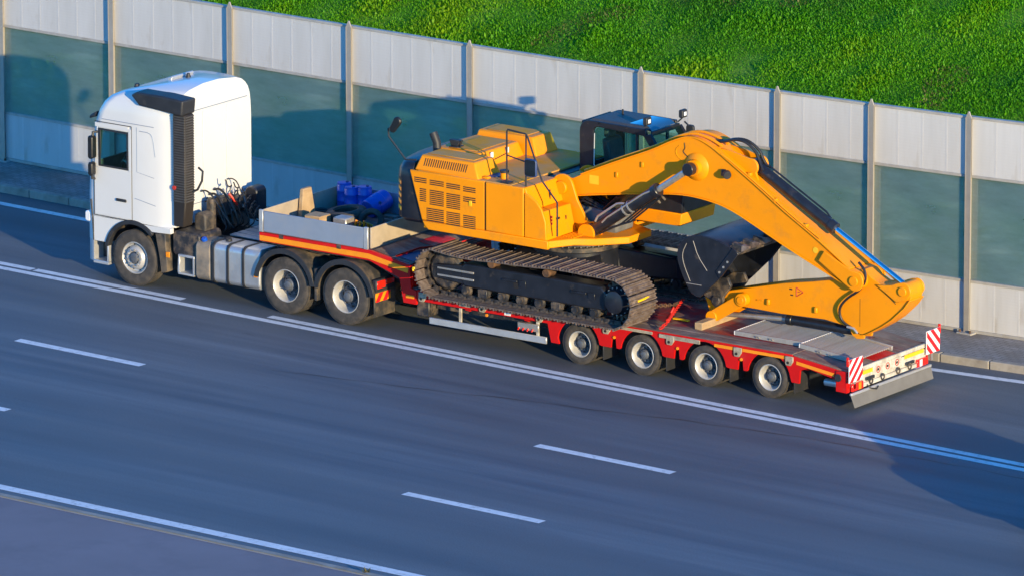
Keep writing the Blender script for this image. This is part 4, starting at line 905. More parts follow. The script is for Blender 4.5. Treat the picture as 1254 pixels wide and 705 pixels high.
# deck details
b = B(); b.cyl((-1.78, -1.05, 3.11), (-1.78, -1.05, 3.22), .07, n=16); o = b.obj('filler_neck', 'orange', ex, .006); B().cyl((-1.78, -1.05, 3.22), (-1.78, -1.05, 3.27), .085, n=16).obj('filler_cap', 'plastic', o, .01)
B().cyl((-2.06, -.95, 3.11), (-2.06, -.95, 3.125), .16, n=22).obj('deck_cover', 'blue_dark', ex, .004)
B().cyl((-2.22, -1.16, 3.11), (-2.22, -1.16, 3.20), .05, n=12).obj('breather', 'ink', ex, .006)
B().box(-2.10, -1.98, -1.28, -1.18, 3.11, 3.15).obj('hinge_block', 'orange', ex, .01)
B().box(-1.372, -1.36, -.42, .60, 2.30, 3.09).obj('well_wall', 'rust', ex)
B().box(-1.50, -1.20, .55, 1.4, 2.2, 2.95).obj('cab_backing', 'interior', ex)
# hand rail with mirror
rl = B().tube([(-1.55, -1.30, 3.11), (-1.55, -1.30, 4.05), (-1.53, -1.30, 4.09), (-1.14, -1.30, 4.06), (-1.10, -1.30, 4.02), (-.78, -1.30, 3.25), (-.45, -1.30, 2.90), (-.45, -1.30, 2.28)], .017)
rl.tube([(-1.55, -1.30, 3.62), (-1.13, -1.30, 3.55)], .014); rl.tube([(-1.13, -1.30, 4.04), (-1.13, -1.30, 3.0)], .016); rl.box(-1.64, -1.46, -1.38, -1.22, 3.112, 3.14)
rail = rl.obj('hand_rail', 'plastic', ex)
B().prism(rr_poly(-1.13, -.87, 3.30, 3.63, .05), -1.36, -1.31).obj('side_mirror', 'blue_dark', ex, .012)
B().prism(rr_poly(-1.11, -.89, 3.32, 3.61, .04), -1.366, -1.362).obj('side_mirror_glass', 'darkglass', ex, 0)
B().tube([(-3.50, -1.36, 3.28), (-3.72, -1.38, 3.26), (-4.08, -1.40, 3.64), (-4.09, -1.40, 3.78), (-4.0, -1.40, 3.84)], .017).obj('rear_mirror_arm', 'plastic', ex)
b = B(); b.prism(capsule((-3.97, 3.80), (-3.87, 3.95), .07, .085), -1.46, -1.39); b.obj('rear_mirror', 'trim', ex, .025, seg=2)
# boom bracket
for s in (-1, 1):
    pl0 = arc(-.95, 2.95, .24, 150, 20, 10)+[(-.62, 2.75), (-.42, 2.42), (-.16, 2.32), (-.10, 2.20), (-1.35, 2.20), (-1.25, 2.75)]
    B().prism(pl0, *sorted((s*.38, s*.44))).obj('boom_bracket', 'orange', ex, .012)
    B().cyl((-.95, s*.44, 2.95), (-.95, s*.50, 2.95), .12, n=20).obj('boom_foot_pin', 'orange', ex, .01)
    bb = arc(-.26, 2.24, .17, -30, 210, 12)+[(-.42, 2.20), (-.10, 2.20)]
    for off in (.40, .64): B().prism(bb, *sorted((s*off, s*(off+.05)))).obj('cylinder_lug', 'orange', ex, .012)
    # boom cylinder
    a0, a1, a2 = Vector((-.26, s*.54, 2.24)), Vector((1.20, s*.54, 3.22)), Vector((1.87, s*.54, 3.68))
    cy = B().cyl(a0, a1, .105, n=22).cyl(a1-(a1-a0).normalized()*.10, a1+(a1-a0).normalized()*.02, .125, n=22).obj('boom_cylinder', 'black', ex, .008)
    B().cyl(a1, a2, .058, n=18).obj('cylinder_rod', 'steel', cy)
    B().cyl(a2-Vector((0, .07, 0)), a2+Vector((0, .07, 0)), .115, n=20).obj('rod_eye', 'black', cy, .01)
    B().cyl(a0-Vector((0, .07, 0)), a0+Vector((0, .07, 0)), .15, n=20).obj('base_eye', 'black_dirty', cy, .01)
    dv = (a1-a0).normalized(); up_ = Vector((-dv.z, 0, dv.x))
    pp = [a0+dv*t_+up_*h_+Vector((0, s*.06, 0)) for t_, h_ in ((.25, .11), (.35, .16), (.85, .17), (.95, .13), (1.0, .10))]
    pq = B().tube(pp, .02); pq.tube([a0+dv*t_+up_*h_+Vector((0, s*.10, 0)) for t_, h_ in ((.4, .02), (.55, .05), (1.5, .06), (1.7, .03))], .016)
    for t_ in (.92, 1.05): pq.lathe([(.112, 0)], (0, 0, 0), 3) if False else pq.cyl(a0+dv*t_, a0+dv*(t_+.03), .122, n=20)
    pq.obj('cylinder_pipes', 'steel', cy)
    hz = B()
    for k in range(3): hz.tube([a0+dv*(.2+.12*k)-up_*.12+Vector((0, s*.05, 0)), a0+dv*(.7+.1*k)-up_*(.17+.03*k), a0+dv*(1.2+.1*k)-up_*(.12+.03*k), a0+dv*1.75-up_*.14], .018, 6)
    hz.obj('cylinder_hoses', 'hose', cy)
# boom
topl = smoothp([(-.62, 3.20), (.2, 3.56), (.94, 3.86), (1.35, 4.08), (1.72, 4.22), (2.1, 4.14), (2.62, 3.83), (3.23, 3.46), (3.73, 3.13), (4.45, 2.72), (4.88, 2.44), (5.13, 2.28)], 2)
botl = smoothp([(5.16, 1.96), (4.6, 2.18), (3.9, 2.46), (3.21, 2.77), (2.55, 3.05), (2.0, 3.14), (1.5, 3.15), (.9, 3.07), (.4, 3.0), (-.3, 2.89), (-.80, 2.80)], 2)
bpoly = arc(-.95, 2.95, .19, 232, 128, 8)+[(-.8, 3.11)]+topl+arc(5.26, 2.10, .175, 60, -110, 10)+botl
bm_ = B().prism(bpoly, -.30, .30).obj('boom', 'orange', ex, .006)
b = B(); ribbon(b, topl, -.335, .335, .022); ribbon(b, botl, -.335, .335, .022); b.obj('boom_flanges', 'orange', bm_, .004)
for s in (-1, 1):
    B().lathe([(.001, s*.46), (.14, s*.46), (.15, s*.36), (.24, s*.325), (.255, s*.302), (.001, s*.302)], (1.87, 0, 3.68), 30).obj('cylinder_boss', 'orange', bm_)
    B().prism([(4.50, 2.36), (4.62, 2.55), (4.80, 2.46), (5.18, 2.28)]+arc(5.26, 2.10, .185, 55, -100, 10)+[(5.05, 2.02)], *sorted((s*.335, s*.375))).obj('boom_tip_plate', 'orange', bm_, .012, seg=2)
    B().cyl((5.26, s*.375, 2.10), (5.26, s*.41, 2.10), .09, n=20).obj('tip_pin', 'orange', bm_, .008)
    B().prism(arc(2.93, 3.80, .15, -40, 100, 10)+[(2.5, 4.03), (2.25, 4.06), (2.3, 3.98), (3.10, 3.54)], *sorted((s*.13, s*.18))).obj('arm_cylinder_ear', 'orange', bm_, .01)
    if s < 0:
        for x, z in ((.15, 3.30), (.70, 3.56)): B().box(x-.02, x+.03, -.33, -.30, z-.05, z+.05).obj('pipe_clamp', 'orange', bm_, .008)
        B().box(2.42, 2.50, -.36, -.30, 3.60, 3.72).cyl((2.54, -.36, 3.66), (2.60, -.42, 3.64), .075, n=14).obj('boom_work_light', 'plastic', bm_, .01)
        B().tube(smooth3([(1.60, -.304, 4.08), (1.62, -.304, 3.98), (1.56, -.304, 3.92), (1.66, -.304, 3.84), (1.76, -.304, 3.80)]), .008, 5).obj('grease_line', 'hose', bm_)
        B().tube(smooth3([(1.50, -.304, 4.02), (1.40, -.304, 3.92), (1.46, -.304, 3.80), (1.62, -.304, 3.73)]), .008, 5).obj('grease_line', 'orange', bm_)
for k, y in enumerate((-.10, .10)):
    pp = [(-.6, 3.20), (.2, 3.56), (.94, 3.86), (1.35, 4.08), (1.72, 4.22), (2.1, 4.16), (2.35, 4.05)]
    B().tube([(x, y-.12, z+.055) for x, z in smoothp(pp, 2)], .026, 8).obj('boom_pipe', 'orange', bm_)
    B().tube(smooth3([(2.2, -.14+k*.07, 4.16), (2.32, -.14+k*.07, 4.16), (2.55, -.13+k*.09, 4.24), (2.78, -.10+k*.1, 4.22), (2.98, -.06+k*.12, 4.05), (3.02, -.05+k*.12, 3.92), (3.14, -.10+k*.2, 3.74)]), .027, 8).obj('arm_cylinder_hose', 'hose', bm_)
B().tube([(x, -.325, z) for x, z in smoothp([(2.4, 3.99), (2.62, 3.885), (3.23, 3.52), (3.9, 3.09), (4.5, 2.755)], 1)], .018, 6).obj('boom_pipe', 'orange', bm_)
for x, z in ((3.0, 3.70), (3.55, 3.31), (4.2, 2.94)): B().box(x-.03, x+.03, -.34, -.26, z-.03, z+.03).obj('pipe_clamp', 'orange', bm_, .006)
B().cyl((4.40, -.303, 2.52), (4.40, -.3065, 2.52), .055, n=16).obj('round_decal', 'tape_yellow', bm_, 0, 0)
B().prism([(-.45, 3.06), (-.25, 3.06), (-.25, 3.22), (-.45, 3.22)], -.3045, -.3015).obj('warning_decal', 'tape_yellow', bm_, 0, 0)
# arm cylinder
a0, a1, a2 = Vector((2.93, 0, 3.80)), Vector((4.60, 0, 2.93)), Vector((6.19, 0, 2.02)); dv = (a2-a0).normalized(); a1 = a0+dv*1.90
cy = B().cyl(a0, a1, .098, n=24).cyl(a1-dv*.12, a1+dv*.03, .115, n=24).obj('arm_cylinder', 'black', ex, .008)
B().cyl(a1, a2, .052, n=20).obj('cylinder_rod', 'chrome', cy)
B().cyl(a2-Vector((0, .09, 0)), a2+Vector((0, .09, 0)), .11, n=20).obj('rod_eye', 'black', cy, .01)
B().cyl(a0-Vector((0, .12, 0)), a0+Vector((0, .12, 0)), .12, n=20).obj('base_eye', 'black', cy, .01)
B().tube([a0+dv*.15+Vector((0, .06, .10)), a0+dv*.3+Vector((0, .07, .13)), a1-dv*.25+Vector((0, .07, .13)), a1-dv*.12+Vector((0, .05, .09))], .018).obj('cylinder_pipe', 'black', cy)
# stick (dipper arm)
sp = [(2.40, 1.47), (3.0, 1.63), (3.67, 1.80), (4.2, 1.90), (4.75, 2.02), (5.02, 2.12), (5.16, 2.26), (5.34, 2.28), (5.50, 2.16), (5.70, 2.06), (5.92, 2.08), (6.08, 2.14)]+arc(6.19, 2.02, .145, 90, -10, 8)+[(6.32, 1.88), (6.20, 1.72), (5.95, 1.48), (5.74, 1.33), (5.53, 1.205), (5.38, 1.125), (5.27, 1.11), (5.15, 1.20), (4.53, 1.27), (3.6, 1.24), (2.72, 1.25), (2.40, 1.22)]+arc(2.30, 1.32, .13, 260, 120, 8)
st_ = B().prism(sp, -.19, .19).obj('stick', 'orange', ex, .008)
for s in (-1, 1):
    B().prism([(5.62, 2.06), (5.80, 2.075), (5.95, 2.10), (6.08, 2.155)]+arc(6.19, 2.02, .158, 88, -12, 8)+[(6.28, 1.88), (6.06, 1.80)], *sorted((s*.192, s*.235))).obj('stick_tail_plate', 'orange', st_, .01)
    B().cyl((6.19, s*.235, 2.02), (6.19, s*.27, 2.02), .085, n=20).obj('tail_pin', 'orange', st_, .008)
    B().cyl((2.83, s*.19, 1.40), (2.83, s*.33, 1.40), .12, n=22).obj('link_boss', 'orange', st_, .01)
    B().prism(capsule((2.83, 1.40), (2.20, 1.0), .115, .11), *sorted((s*.24, s*.30))).obj('bucket_link', 'orange', ex, .012)
    B().cyl((2.83, s*.33, 1.40), (2.83, s*.35, 1.40), .07, n=18).obj('link_pin', 'orange', st_, .006)
    B().cyl((2.20, s*.20, 1.0), (2.20, s*.33, 1.0), .115, n=20).obj('link_pin', 'orange', ex, .008)
    B().prism(capsule((2.20, 1.0), (2.06, 1.34), .09, .085), *sorted((s*.10, s*.19))).obj('power_link', 'orange', ex, .01)
B().cyl((6.19, -.18, 2.02), (6.19, .18, 2.02), .10, n=20).obj('tail_sleeve', 'black', st_)
ribbon_b = B(); ribbon(ribbon_b, [(6.32, 1.88), (6.20, 1.72), (5.95, 1.48), (5.74, 1.33), (5.53, 1.205), (5.38, 1.125)][::-1], -.23, .23, -.02); ribbon_b.obj('stick_heel_plate', 'orange', st_, .006)
B().box(5.27, 5.275, -.1935, -.1905, 1.25, 1.75).obj('weld_seam', 'ink', st_, 0, 0)
B().tube([(5.66, -.192, 2.03), (6.02, -.192, 1.76)], .006, 4).obj('weld_seam', 'ink', st_, 0, 0)
for x, z in ((4.36, 1.42), (3.35, 1.42)): B().box(x-.03, x+.03, -.24, -.19, z-.055, z+.055).obj('stick_lug', 'orange', st_, .012)
B().tube([(3.10, -.2, 1.42), (3.22, -.2, 1.43)], .014, 6).obj('grease_fitting', 'orange', st_)
# printed warning triangle on the stick
b = B()
tri = [(3.93, 1.60), (3.93, 1.76), (4.07, 1.69)]
for a, c_ in zip(tri, tri[1:]+tri[:1]): b.tube([(a[0], -.1915, a[1]), (c_[0], -.1915, c_[1])], .008, 4)
b.tube([(3.955, -.1915, 1.68), (4.01, -.1915, 1.69)], .006, 4)
b.obj('warning_triangle', 'inkred', st_, 0, 0)
B().box(3.78, 3.84, -.1935, -.1905, 1.70, 1.725).box(3.80, 3.86, -.1935, -.1905, 1.60, 1.622).obj('warning_print', 'ink', st_, 0, 0)
# bucket cylinder under the stick
a0, a1, a2 = Vector((5.22, 0, 1.10)), Vector((3.62, 0, 1.105)), Vector((2.20, 0, 1.0))
cy = B().cyl(a0, a1, .082, n=22).cyl(a1, a1+Vector((.12, 0, 0)), .10, n=22).obj('bucket_cylinder', 'black', ex, .008)
B().cyl(a1, a2, .045, n=18).obj('cylinder_rod', 'steel', cy)
for s in (-1, 1): B().prism([(5.0, 1.24), (5.34, 1.16), (5.33, 1.03), (5.18, 1.0), (5.08, 1.06)], *sorted((s*.10, s*.15))).obj('bucket_cylinder_lug', 'orange', st_, .008)
B().tube(smooth3([(5.28, -.26, 2.42), (5.42, -.27, 2.30), (5.45, -.28, 2.12), (5.33, -.29, 1.93), (5.05, -.28, 1.75), (4.88, -.27, 1.55), (4.90, -.25, 1.35), (5.02, -.22, 1.24), (5.15, -.16, 1.19)]), .024, 8).obj('stick_hose', 'hose', ex)
B().tube([(5.02, -.22, 1.22), (5.15, -.20, 1.20), (5.22, -.18, 1.12)], .026, 8).obj('hose_fitting', 'steel', ex)
# bucket
ORG = Vector((EX, 0, EZ))
bpath = [(3.02, 2.37), (2.84, 2.47), (2.60, 2.545), (2.36, 2.58), (2.12, 2.565), (1.96, 2.50), (1.83, 2.38), (1.77, 2.22), (1.78, 2.06), (1.84, 1.90), (1.94, 1.70), (2.06, 1.52), (2.18, 1.46)]
bp_ = smoothp(bpath, 1)
b = B(); ribbon(b, bp_[::-1], -.74, .74, -.03); bk = b.obj('bucket_shell', 'black', ex, .004)
for s in (-1, 1):
    B().prism(bp_+[(2.27, 1.46), (2.40, 1.58), (2.75, 1.92), (3.05, 2.36)], *sorted((s*.742, s*.775))).obj('bucket_side', 'black', bk, .008)
    B().prism([(3.10, 2.36), (2.98, 2.46), (2.62, 1.98), (2.70, 1.86)], *sorted((s*.776, s*.80))).obj('side_cutter', 'black', bk, .006)
    b = B()
    for k in range(3): b.cyl((2.70+k*.085, s*.80, 1.98+k*.105), (2.70+k*.085, s*.815, 1.98+k*.105), .022, n=6)
    b.obj('cutter_bolts', 'steel', bk, 0, 0)
    for q in ([(2.12, 2.46), (2.22, 2.20), (2.42, 1.96)], smoothp([(1.98, 2.40), (1.88, 2.2), (1.92, 2.0), (2.06, 1.72)], 1), [(1.98, 1.68), (2.30, 1.68)]):
        B().tube([(x, s*.776, z) for x, z in smoothp(q, 1)], .006, 5).obj('scratched_weld', 'post_metal', bk, 0, 0)
    B().prism([(2.05, 1.56), (2.30, 1.72), (2.52, 1.75), (2.60, 1.60), (2.46, 1.42)]+arc(2.30, 1.32, .14, 20, -170, 8)+[(2.02, 1.36)], *sorted((s*.22, s*.29))).obj('bucket_ear', 'black_dirty', bk, .012)
B().cyl((2.30, -.34, 1.32), (2.30, .34, 1.32), .085, n=20).obj('bucket_pin', 'black_dirty', bk, .01)
B().hexa([(2.86, -.74, 2.43), (3.06, -.74, 2.32), (3.06, .74, 2.32), (2.86, .74, 2.43), (2.88, -.74, 2.48), (3.08, -.74, 2.37), (3.08, .74, 2.37), (2.88, .74, 2.48)]).obj('cutting_edge', 'black_dirty', bk, .006)
for k in range(5):
    y = -.66+k*.33
    o = B().hexa([(2.92, y-.06, 2.41), (3.10, y-.045, 2.37), (3.10, y+.045, 2.37), (2.92, y+.06, 2.41), (2.90, y-.06, 2.53), (3.11, y-.045, 2.50), (3.11, y+.045, 2.50), (2.90, y+.06, 2.53)]).obj('tooth_adapter', 'black_dirty', bk, .012)
    B().hexa([(3.09, y-.05, 2.37), (3.26, y-.035, 2.46), (3.26, y+.035, 2.46), (3.09, y+.05, 2.37), (3.10, y-.05, 2.51), (3.25, y-.03, 2.50), (3.25, y+.03, 2.50), (3.10, y+.05, 2.51)]).obj('bucket_tooth', 'shoe', bk, .008)
# operator cab
cx0 = -1.20
for s, y in ((-1, .49), (1, 1.44)):
    ys = (y-.03, y+.03)
    fr_ = B()
    fr_.prism([(-1.20, 2.55), (-.90, 2.55), (-.90, 3.78)]+arc(-.80, 3.80, .10, 180, 95, 5)+[(-.72, 4.0), (-.95, 4.0)]+arc(-1.0, 3.80, .20, 95, 180, 6), *ys)
    fr_.prism([(-.90, 2.55), (1.02, 2.55), (1.04, 2.95), (-.90, 3.10)], *ys)
    fr_.prism([(-.80, 3.90), (.26, 3.86), (.24, 3.99), (-.80, 4.0)], *ys)
    fr_.prism([(.18, 3.87), (.34, 3.92), (1.04, 2.95), (.93, 2.93)], *ys)
    cf = fr_.obj('cab_side_frame', 'black', ex, .015, seg=2)
    fr2 = B().box(.02, .06, *ys, 3.05, 3.90); fr2.obj('window_divider', 'black', cf, .004)
    B().prism([(-.89, 3.10), (.93, 2.96), (.19, 3.86), (-.80, 3.90), (-.89, 3.80)], y-.006, y+.006).obj('side_window', 'glass', cf, 0, 0)
    B().tube([(x, y+s*.032, z) for x, z in ((-.87, 3.78), (-.88, 3.2), (-.82, 3.12))], .010, 5).obj('window_seal', 'alu', cf)
B().hexa([(-1.05, .50, 3.97), (.24, .50, 3.96), (.24, 1.43, 3.96), (-1.05, 1.43, 3.97), (-.98, .54, 4.03), (.18, .54, 4.02), (.18, 1.39, 4.02), (-.98, 1.39, 4.03)])  .obj('cab_roof', 'rooftop', ex, .03, 38, 3)
B().prism([(-.22, 4.024), (.18, 4.022), (.30, 3.95), (.28, 3.92), (-.22, 4.0)], .60, 1.33).obj('roof_hatch', 'skyglass', ex, .015)
B().hexa([(.33, .55, 3.90), (.345, .55, 3.905), (.345, 1.38, 3.905), (.33, 1.38, 3.90), (1.02, .55, 2.96), (1.035, .55, 2.965), (1.035, 1.38, 2.965), (1.02, 1.38, 2.96)]).obj('front_window', 'glass', ex, 0, 0)
B().box(.985, 1.04, .50, 1.43, 2.55, 2.95).obj('front_panel', 'black', ex, .02)
B().box(.30, .335, .52, 1.41, 3.86, 3.95).obj('front_header', 'black', ex, .01)
B().box(-1.20, -1.16, .52, 1.41, 2.55, 3.15).box(-1.20, -1.16, .52, 1.41, 3.84, 3.96).box(-1.20, -1.16, .52, .60, 3.15, 3.84).box(-1.20, -1.16, 1.33, 1.41, 3.15, 3.84).obj('rear_frame', 'black', ex, .01)
B().box(-1.185, -1.175, .60, 1.33, 3.15, 3.84).obj('rear_window', 'glass', ex, 0, 0)
B().box(-1.16, 1.0, .52, 1.41, 2.53, 2.60).obj('cab_floor', 'interior', ex)
b = B(); b.prism(rr_poly(-.75, -.15, 2.9, 3.08, .06), .72, 1.22); b.prism([(-.85, 3.05), (-.66, 3.05), (-.78, 3.62), (-.92, 3.62)], .74, 1.20); b.prism(rr_poly(-.95, -.83, 3.62, 3.80, .04), .84, 1.10); b.box(-.6, -.3, .8, 1.14, 2.6, 2.9)
b.obj('operator_seat', 'seatgrey', ex, .03)
b = B()
for y in (.68, 1.26): b.box(-.5, .1, y-.08, y+.08, 2.6, 3.12); b.tube([(.0, y, 3.1), (.06, y, 3.32)], .018)
b.obj('control_consoles', 'interior', ex, .02)
B().prism([(-1.22, 2.30), (1.02, 2.33), (1.06, 2.56), (-1.22, 2.56)], .42, 1.50).obj('cab_platform', 'orange', ex, .02, seg=2)
for x, y, z in ((.20, .56, 4.05), (.40, 1.40, 4.06)):
    wl = B().prism(rr_poly(x-.04, x+.05, z, z+.15, .03), y-.08, y+.08).obj('work_light', 'plastic', ex, .012)
    B().box(x+.051, x+.054, y-.035, y+.04, z+.04, z+.11).obj('work_light_lens', 'lamp_white', wl, 0, 0)
    B().tube([(x-.1, y, 3.97), (x, y, 4.06)], .014).obj('work_light_bracket', 'plastic', wl)
B().tube([(-.70, 1.1, 4.02), (-.70, 1.1, 4.12)], .018).obj('cab_antenna', 'ink', ex)
b = B().tube([(.40, 1.45, 3.98), (.52, 1.50, 3.86), (.55, 1.50, 3.70)], .018); b.prism(rr_poly(.42, .58, 3.66, 3.92, .05), 1.47, 1.53); b.obj('cab_mirror', 'plastic', ex, .01)
B().tube([(1.04, 1.47, 2.90), (1.16, 1.47, 2.88), (1.16, 1.47, 2.72), (1.06, 1.47, 2.68)], .018).obj('grab_handle', 'plastic', ex)
B().box(-1.0, .1, -.25, .30, 2.2, 2.6).obj('valve_bank', 'interior', ex, .03)
b = B()
for k in range(12):
    y = -.28+k*.05; b.tube([(-.9, y, 2.55), (-.6, y, 2.72+.05*math.sin(k)), (-.2, y+.05, 2.60), (.15, y, 2.9)], .02, 6)
b.obj('hydraulic_hoses', 'hose', ex)

# ================================================================== LOAD SECURING AND LOOSE THINGS
ORG = Vector((0, 0, 0))
def chain(name, pts, label, mat='red_lash', r=.026):
    b = B(); p = [Vector(q) for q in pts]; L = sum((b_-a).length for a, b_ in zip(p, p[1:])); n = int(L/.075); acc = []
    cum = [0]
    for a, c_ in zip(p, p[1:]): cum.append(cum[-1]+(c_-a).length)
    for i in range(n):
        s_ = (i+.5)*L/n; k = max(j for j in range(len(p)-1) if cum[j] <= s_); d = (p[k+1]-p[k]).normalized(); c0 = p[k]+d*(s_-cum[k]); u, q = frame_of(d)
        if i % 2: u = q
        b.tube([c0+d*.052*math.cos(a)+u*.03*math.sin(a) for a in np.linspace(0, 2*math.pi, 9)], r*.38, 5)
    o = b.obj(name, mat, None, 0, 60); o['kind'] = 'thing'; del o['kind']; return tag(o, label, 'chain')
chain('lashing_chain', [(1.42, -1.0, 1.22), (1.38, -.3, 1.10), (1.05, .42, .95)], 'rusty lashing chain running behind the near track to the deck centre', 'rust', .03)
ch2 = chain('lashing_chain', [(1.72, -1.22, .90), (1.70, -1.0, .95), (1.10, .40, 1.02)], 'red lashing chain with tensioner crossing the deck beside the bucket')
B().cyl((1.66, -.90, .97), (1.40, -.30, 1.02), .035, n=10).cyl((1.50, -.58, 1.0), (1.52, -.50, 1.12), .02, n=8).obj('tensioner', 'red_lash', ch2, .005)
B().box(1.44, 1.78, -.42, -.36, .87, .90).obj('tensioner_lever', 'yellow', ch2, .005)
tag(B().box(2.14, 2.30, -.75, .48, .857, .99).obj('timber_beam', 'newwood', None, .008), 'pale pine timber beam lying across the deck under the bucket linkage', 'timber')
chain('lashing_chain', [(-3.45, -1.0, .90), (-2.9, -.55, 1.1), (-1.7, -.35, 1.45)], 'red lashing chain running from the gooseneck foot to the excavator undercarriage, near side')
chain('lashing_chain', [(-3.45, 1.0, .90), (-2.9, .55, 1.1), (-1.7, .35, 1.45)], 'red lashing chain running from the gooseneck foot to the excavator undercarriage, far side')
# aluminium loading ramps lying on the deck
def deck_ramp(x0, x1, y0, y1, zf, label):
    t_ = thing('loading_ramp', label, 'ramp', (x0, y0, zf(x0)), 0, 'aluminium ramps lying on the deck'); L = x1-x0; W_ = y1-y0; dz = zf(x1)-zf(x0)
    rx = math.atan2(dz, L); t_.rotation_euler = (0, -rx, 0); o_ = (0, 0, 0)
    for y in (0, W_-.04): B().box(0, L, y, y+.04, 0, .085).obj('side_rail', 'ramp_alu', t_, .004, org=o_)
    me = B().box(.0, .085, .0405, W_-.0405, .055, .075).mesh('ramp_slat', 'alu', 0, o_)
    n = int(W_/.075)
    sl_ = B().box(0, L, 0, .040, .055, .078).mesh('ramp_slat', 'ramp_alu', 0, o_)
    for k in range(int((W_-.10)/.066)): link('ramp_slat', sl_, t_, .004, 1, (0, .05+k*.066, 0))
    B().box(-.02, 0, 0, W_, .0, .08).obj('end_cap', 'board_white', t_, .006, org=o_)
    b = B()
    for x in (L*.35, L*.55): b.tube([(x-.04, -.004, .02), (x-.03, -.03, .05), (x+.03, -.03, .05), (x+.04, -.004, .02)], .008, 5)
    b.obj('ramp_handle', 'steel', t_, org=o_)
deck_ramp(2.98, 4.40, -.72, .45, lambda x: DZ+.008, 'aluminium ramp with white end lying flat on the deck under the stick')
deck_ramp(4.42, 5.60, -.82, .38, lambda x: DZ+.008 if x < 4.57 else zt(x)+.012, 'aluminium ramp plate on the sloping tail nearest the rear lights')
# things in the drop-side box
for i, (x, y, h_, a) in enumerate(((-6.86, 1.02, .50, .2), (-6.62, .92, .47, -.3), (-6.38, 1.0, .49, .1))):
    c_ = thing('blue_canister', ['blue plastic drum in the far front corner of the trailer box', 'blue plastic drum standing between two others in the trailer box', 'blue plastic drum standing beside the one leaning on its side'][i], 'drum', (x, y, 1.45), a, 'blue drums in the trailer box')
    o_ = (0, 0, 0); B().lathe([(.001, 0), (.12, 0), (.135, .02), (.135, h_*.3), (.142, h_*.32), (.142, h_*.36), (.135, h_*.38), (.135, h_*.66), (.142, h_*.68), (.142, h_*.72), (.135, h_*.74), (.135, h_*.90), (.12, h_*.95), (.001, h_*.95)], (0, 0, 0), 26, 'z').obj('body', 'bluecan', c_, 0, 40, org=o_)
    B().lathe([(.128, h_*.93), (.128, h_*.99), (.11, h_), (.001, h_)], (0, 0, 0), 26, 'z').obj('lid', 'bluecan', c_, 0, 40, org=o_)
    B().cyl((.06, 0, h_), (.06, 0, h_+.025), .03, n=12).obj('cap', 'blue_dark', c_, .005, org=o_)
dr = thing('blue_drum', 'larger blue drum leaning over on its side in the trailer box', 'drum', (-6.02, .98, 1.47), .4); o_ = (0, 0, 0)
d_ = B().lathe([(.001, -.24), (.17, -.24), (.19, -.21), (.19, -.08), (.20, -.07), (.20, .07), (.19, .08), (.19, .21), (.17, .24), (.001, .24)], (0, 0, .21), 26, 'y').obj('body', 'bluecan', dr, .004, org=o_); d_.rotation_euler = (R(18), 0, R(-35))
B().cyl((.06, -.24, .27), (.06, -.26, .27), .03, n=10).obj('bung', 'blue_dark', dr, org=o_)
def tyre_thing(loc, rot, r, wd, label):
    t_ = thing('used_tire', label, 'tyre', loc); h = wd/2; rr = r*.58
    o = B().lathe([(rr, -h*.7), (rr+.02, -h), (r*.85, -h), (r-.02, -h*.85), (r, -h*.6), (r, -.02), (r-.012, -.015), (r-.012, .015), (r, .02), (r, h*.6), (r-.02, h*.85), (r*.85, h), (rr+.02, h), (rr, h*.7), (rr+.03, 0), (rr, -h*.7)], (0, 0, 0), 36, 'z').obj('tyre', 'rubber', t_, 0, 40, org=(0, 0, 0)); o.rotation_euler = rot; o.location = (0, 0, h)
    return t_
tyre_thing((-6.10, .05, 1.50), (R(4), R(-5), 0), .38, .24, 'worn black tyre lying flat in the middle of the trailer box')
tyre_thing((-5.52, .02, 1.52), (R(62), 0, R(20)), .24, .14, 'small black tyre leaning upright beside the rear board of the box')
tyre_thing((-5.12, .55, 1.46), (R(3), R(4), 0), .25, .13, 'small black tyre lying flat in the far rear of the box')
tag(B().box(-6.50, -6.15, -.70, -.36, 1.451, 1.72).obj('wooden_crate_block', 'newwood', None, .012), 'raw wooden block with pale top inside the trailer box near its side', 'wood block')
tag(B().box(-5.92, -5.62, -.62, -.34, 1.451, 1.74).obj('metal_tool_case', 'steel', None, .02), 'grey metal case standing between the tyres in the trailer box', 'case')
b = B()
for k in range(5): b.tube([(-5.7+.09*k, -.42+.03*k, 1.46), (-5.66+.09*k, -.36, 1.66+.02*(k % 2)), (-5.58+.08*k, -.30, 1.60)], .028, 6)
tag(b.obj('orange_strap', 'lamp_orange', None, 0), 'crumpled orange lashing straps heaped beside the small tyre in the box', 'strap')
for i, (y, z) in enumerate(((.70, 1.455), (.86, 1.455), (.78, 1.50))):
    tag(B().box(-5.75, -4.75, y-.07, y+.07, z, z+.04).obj('loose_plank', 'wood', None, .005), ['grey plank on the box floor, nearest the small flat tyre', 'grey plank on the box floor, closest to the far board', 'grey plank lying on top of two other planks in the box'][i], 'plank', 'planks lying in the trailer box')
tag(B().hexa([(-7.03, -.20, 1.455), (-6.93, -.20, 1.455), (-6.93, .24, 1.455), (-7.03, .24, 1.455), (-7.03, -.12, 2.02), (-6.95, -.12, 2.02), (-6.95, .14, 2.02), (-7.03, .14, 2.02)]).obj('wooden_wedge', 'newwood', None, .012), 'tapered wooden wedge standing against the front board of the box', 'wedge')
b = B()
for k in range(3): b.tube([(-6.7+.05*math.cos(a)*1+.22*math.cos(a), .2+k*.03+.22*math.sin(a), 1.47+.035*k+.02*math.sin(3*a)) for a in np.linspace(0, 2*math.pi, 25)], .025, 6)
tag(b.obj('coiled_hose', 'hose', None), 'coil of black hose on the box floor beside the wooden wedge', 'hose')

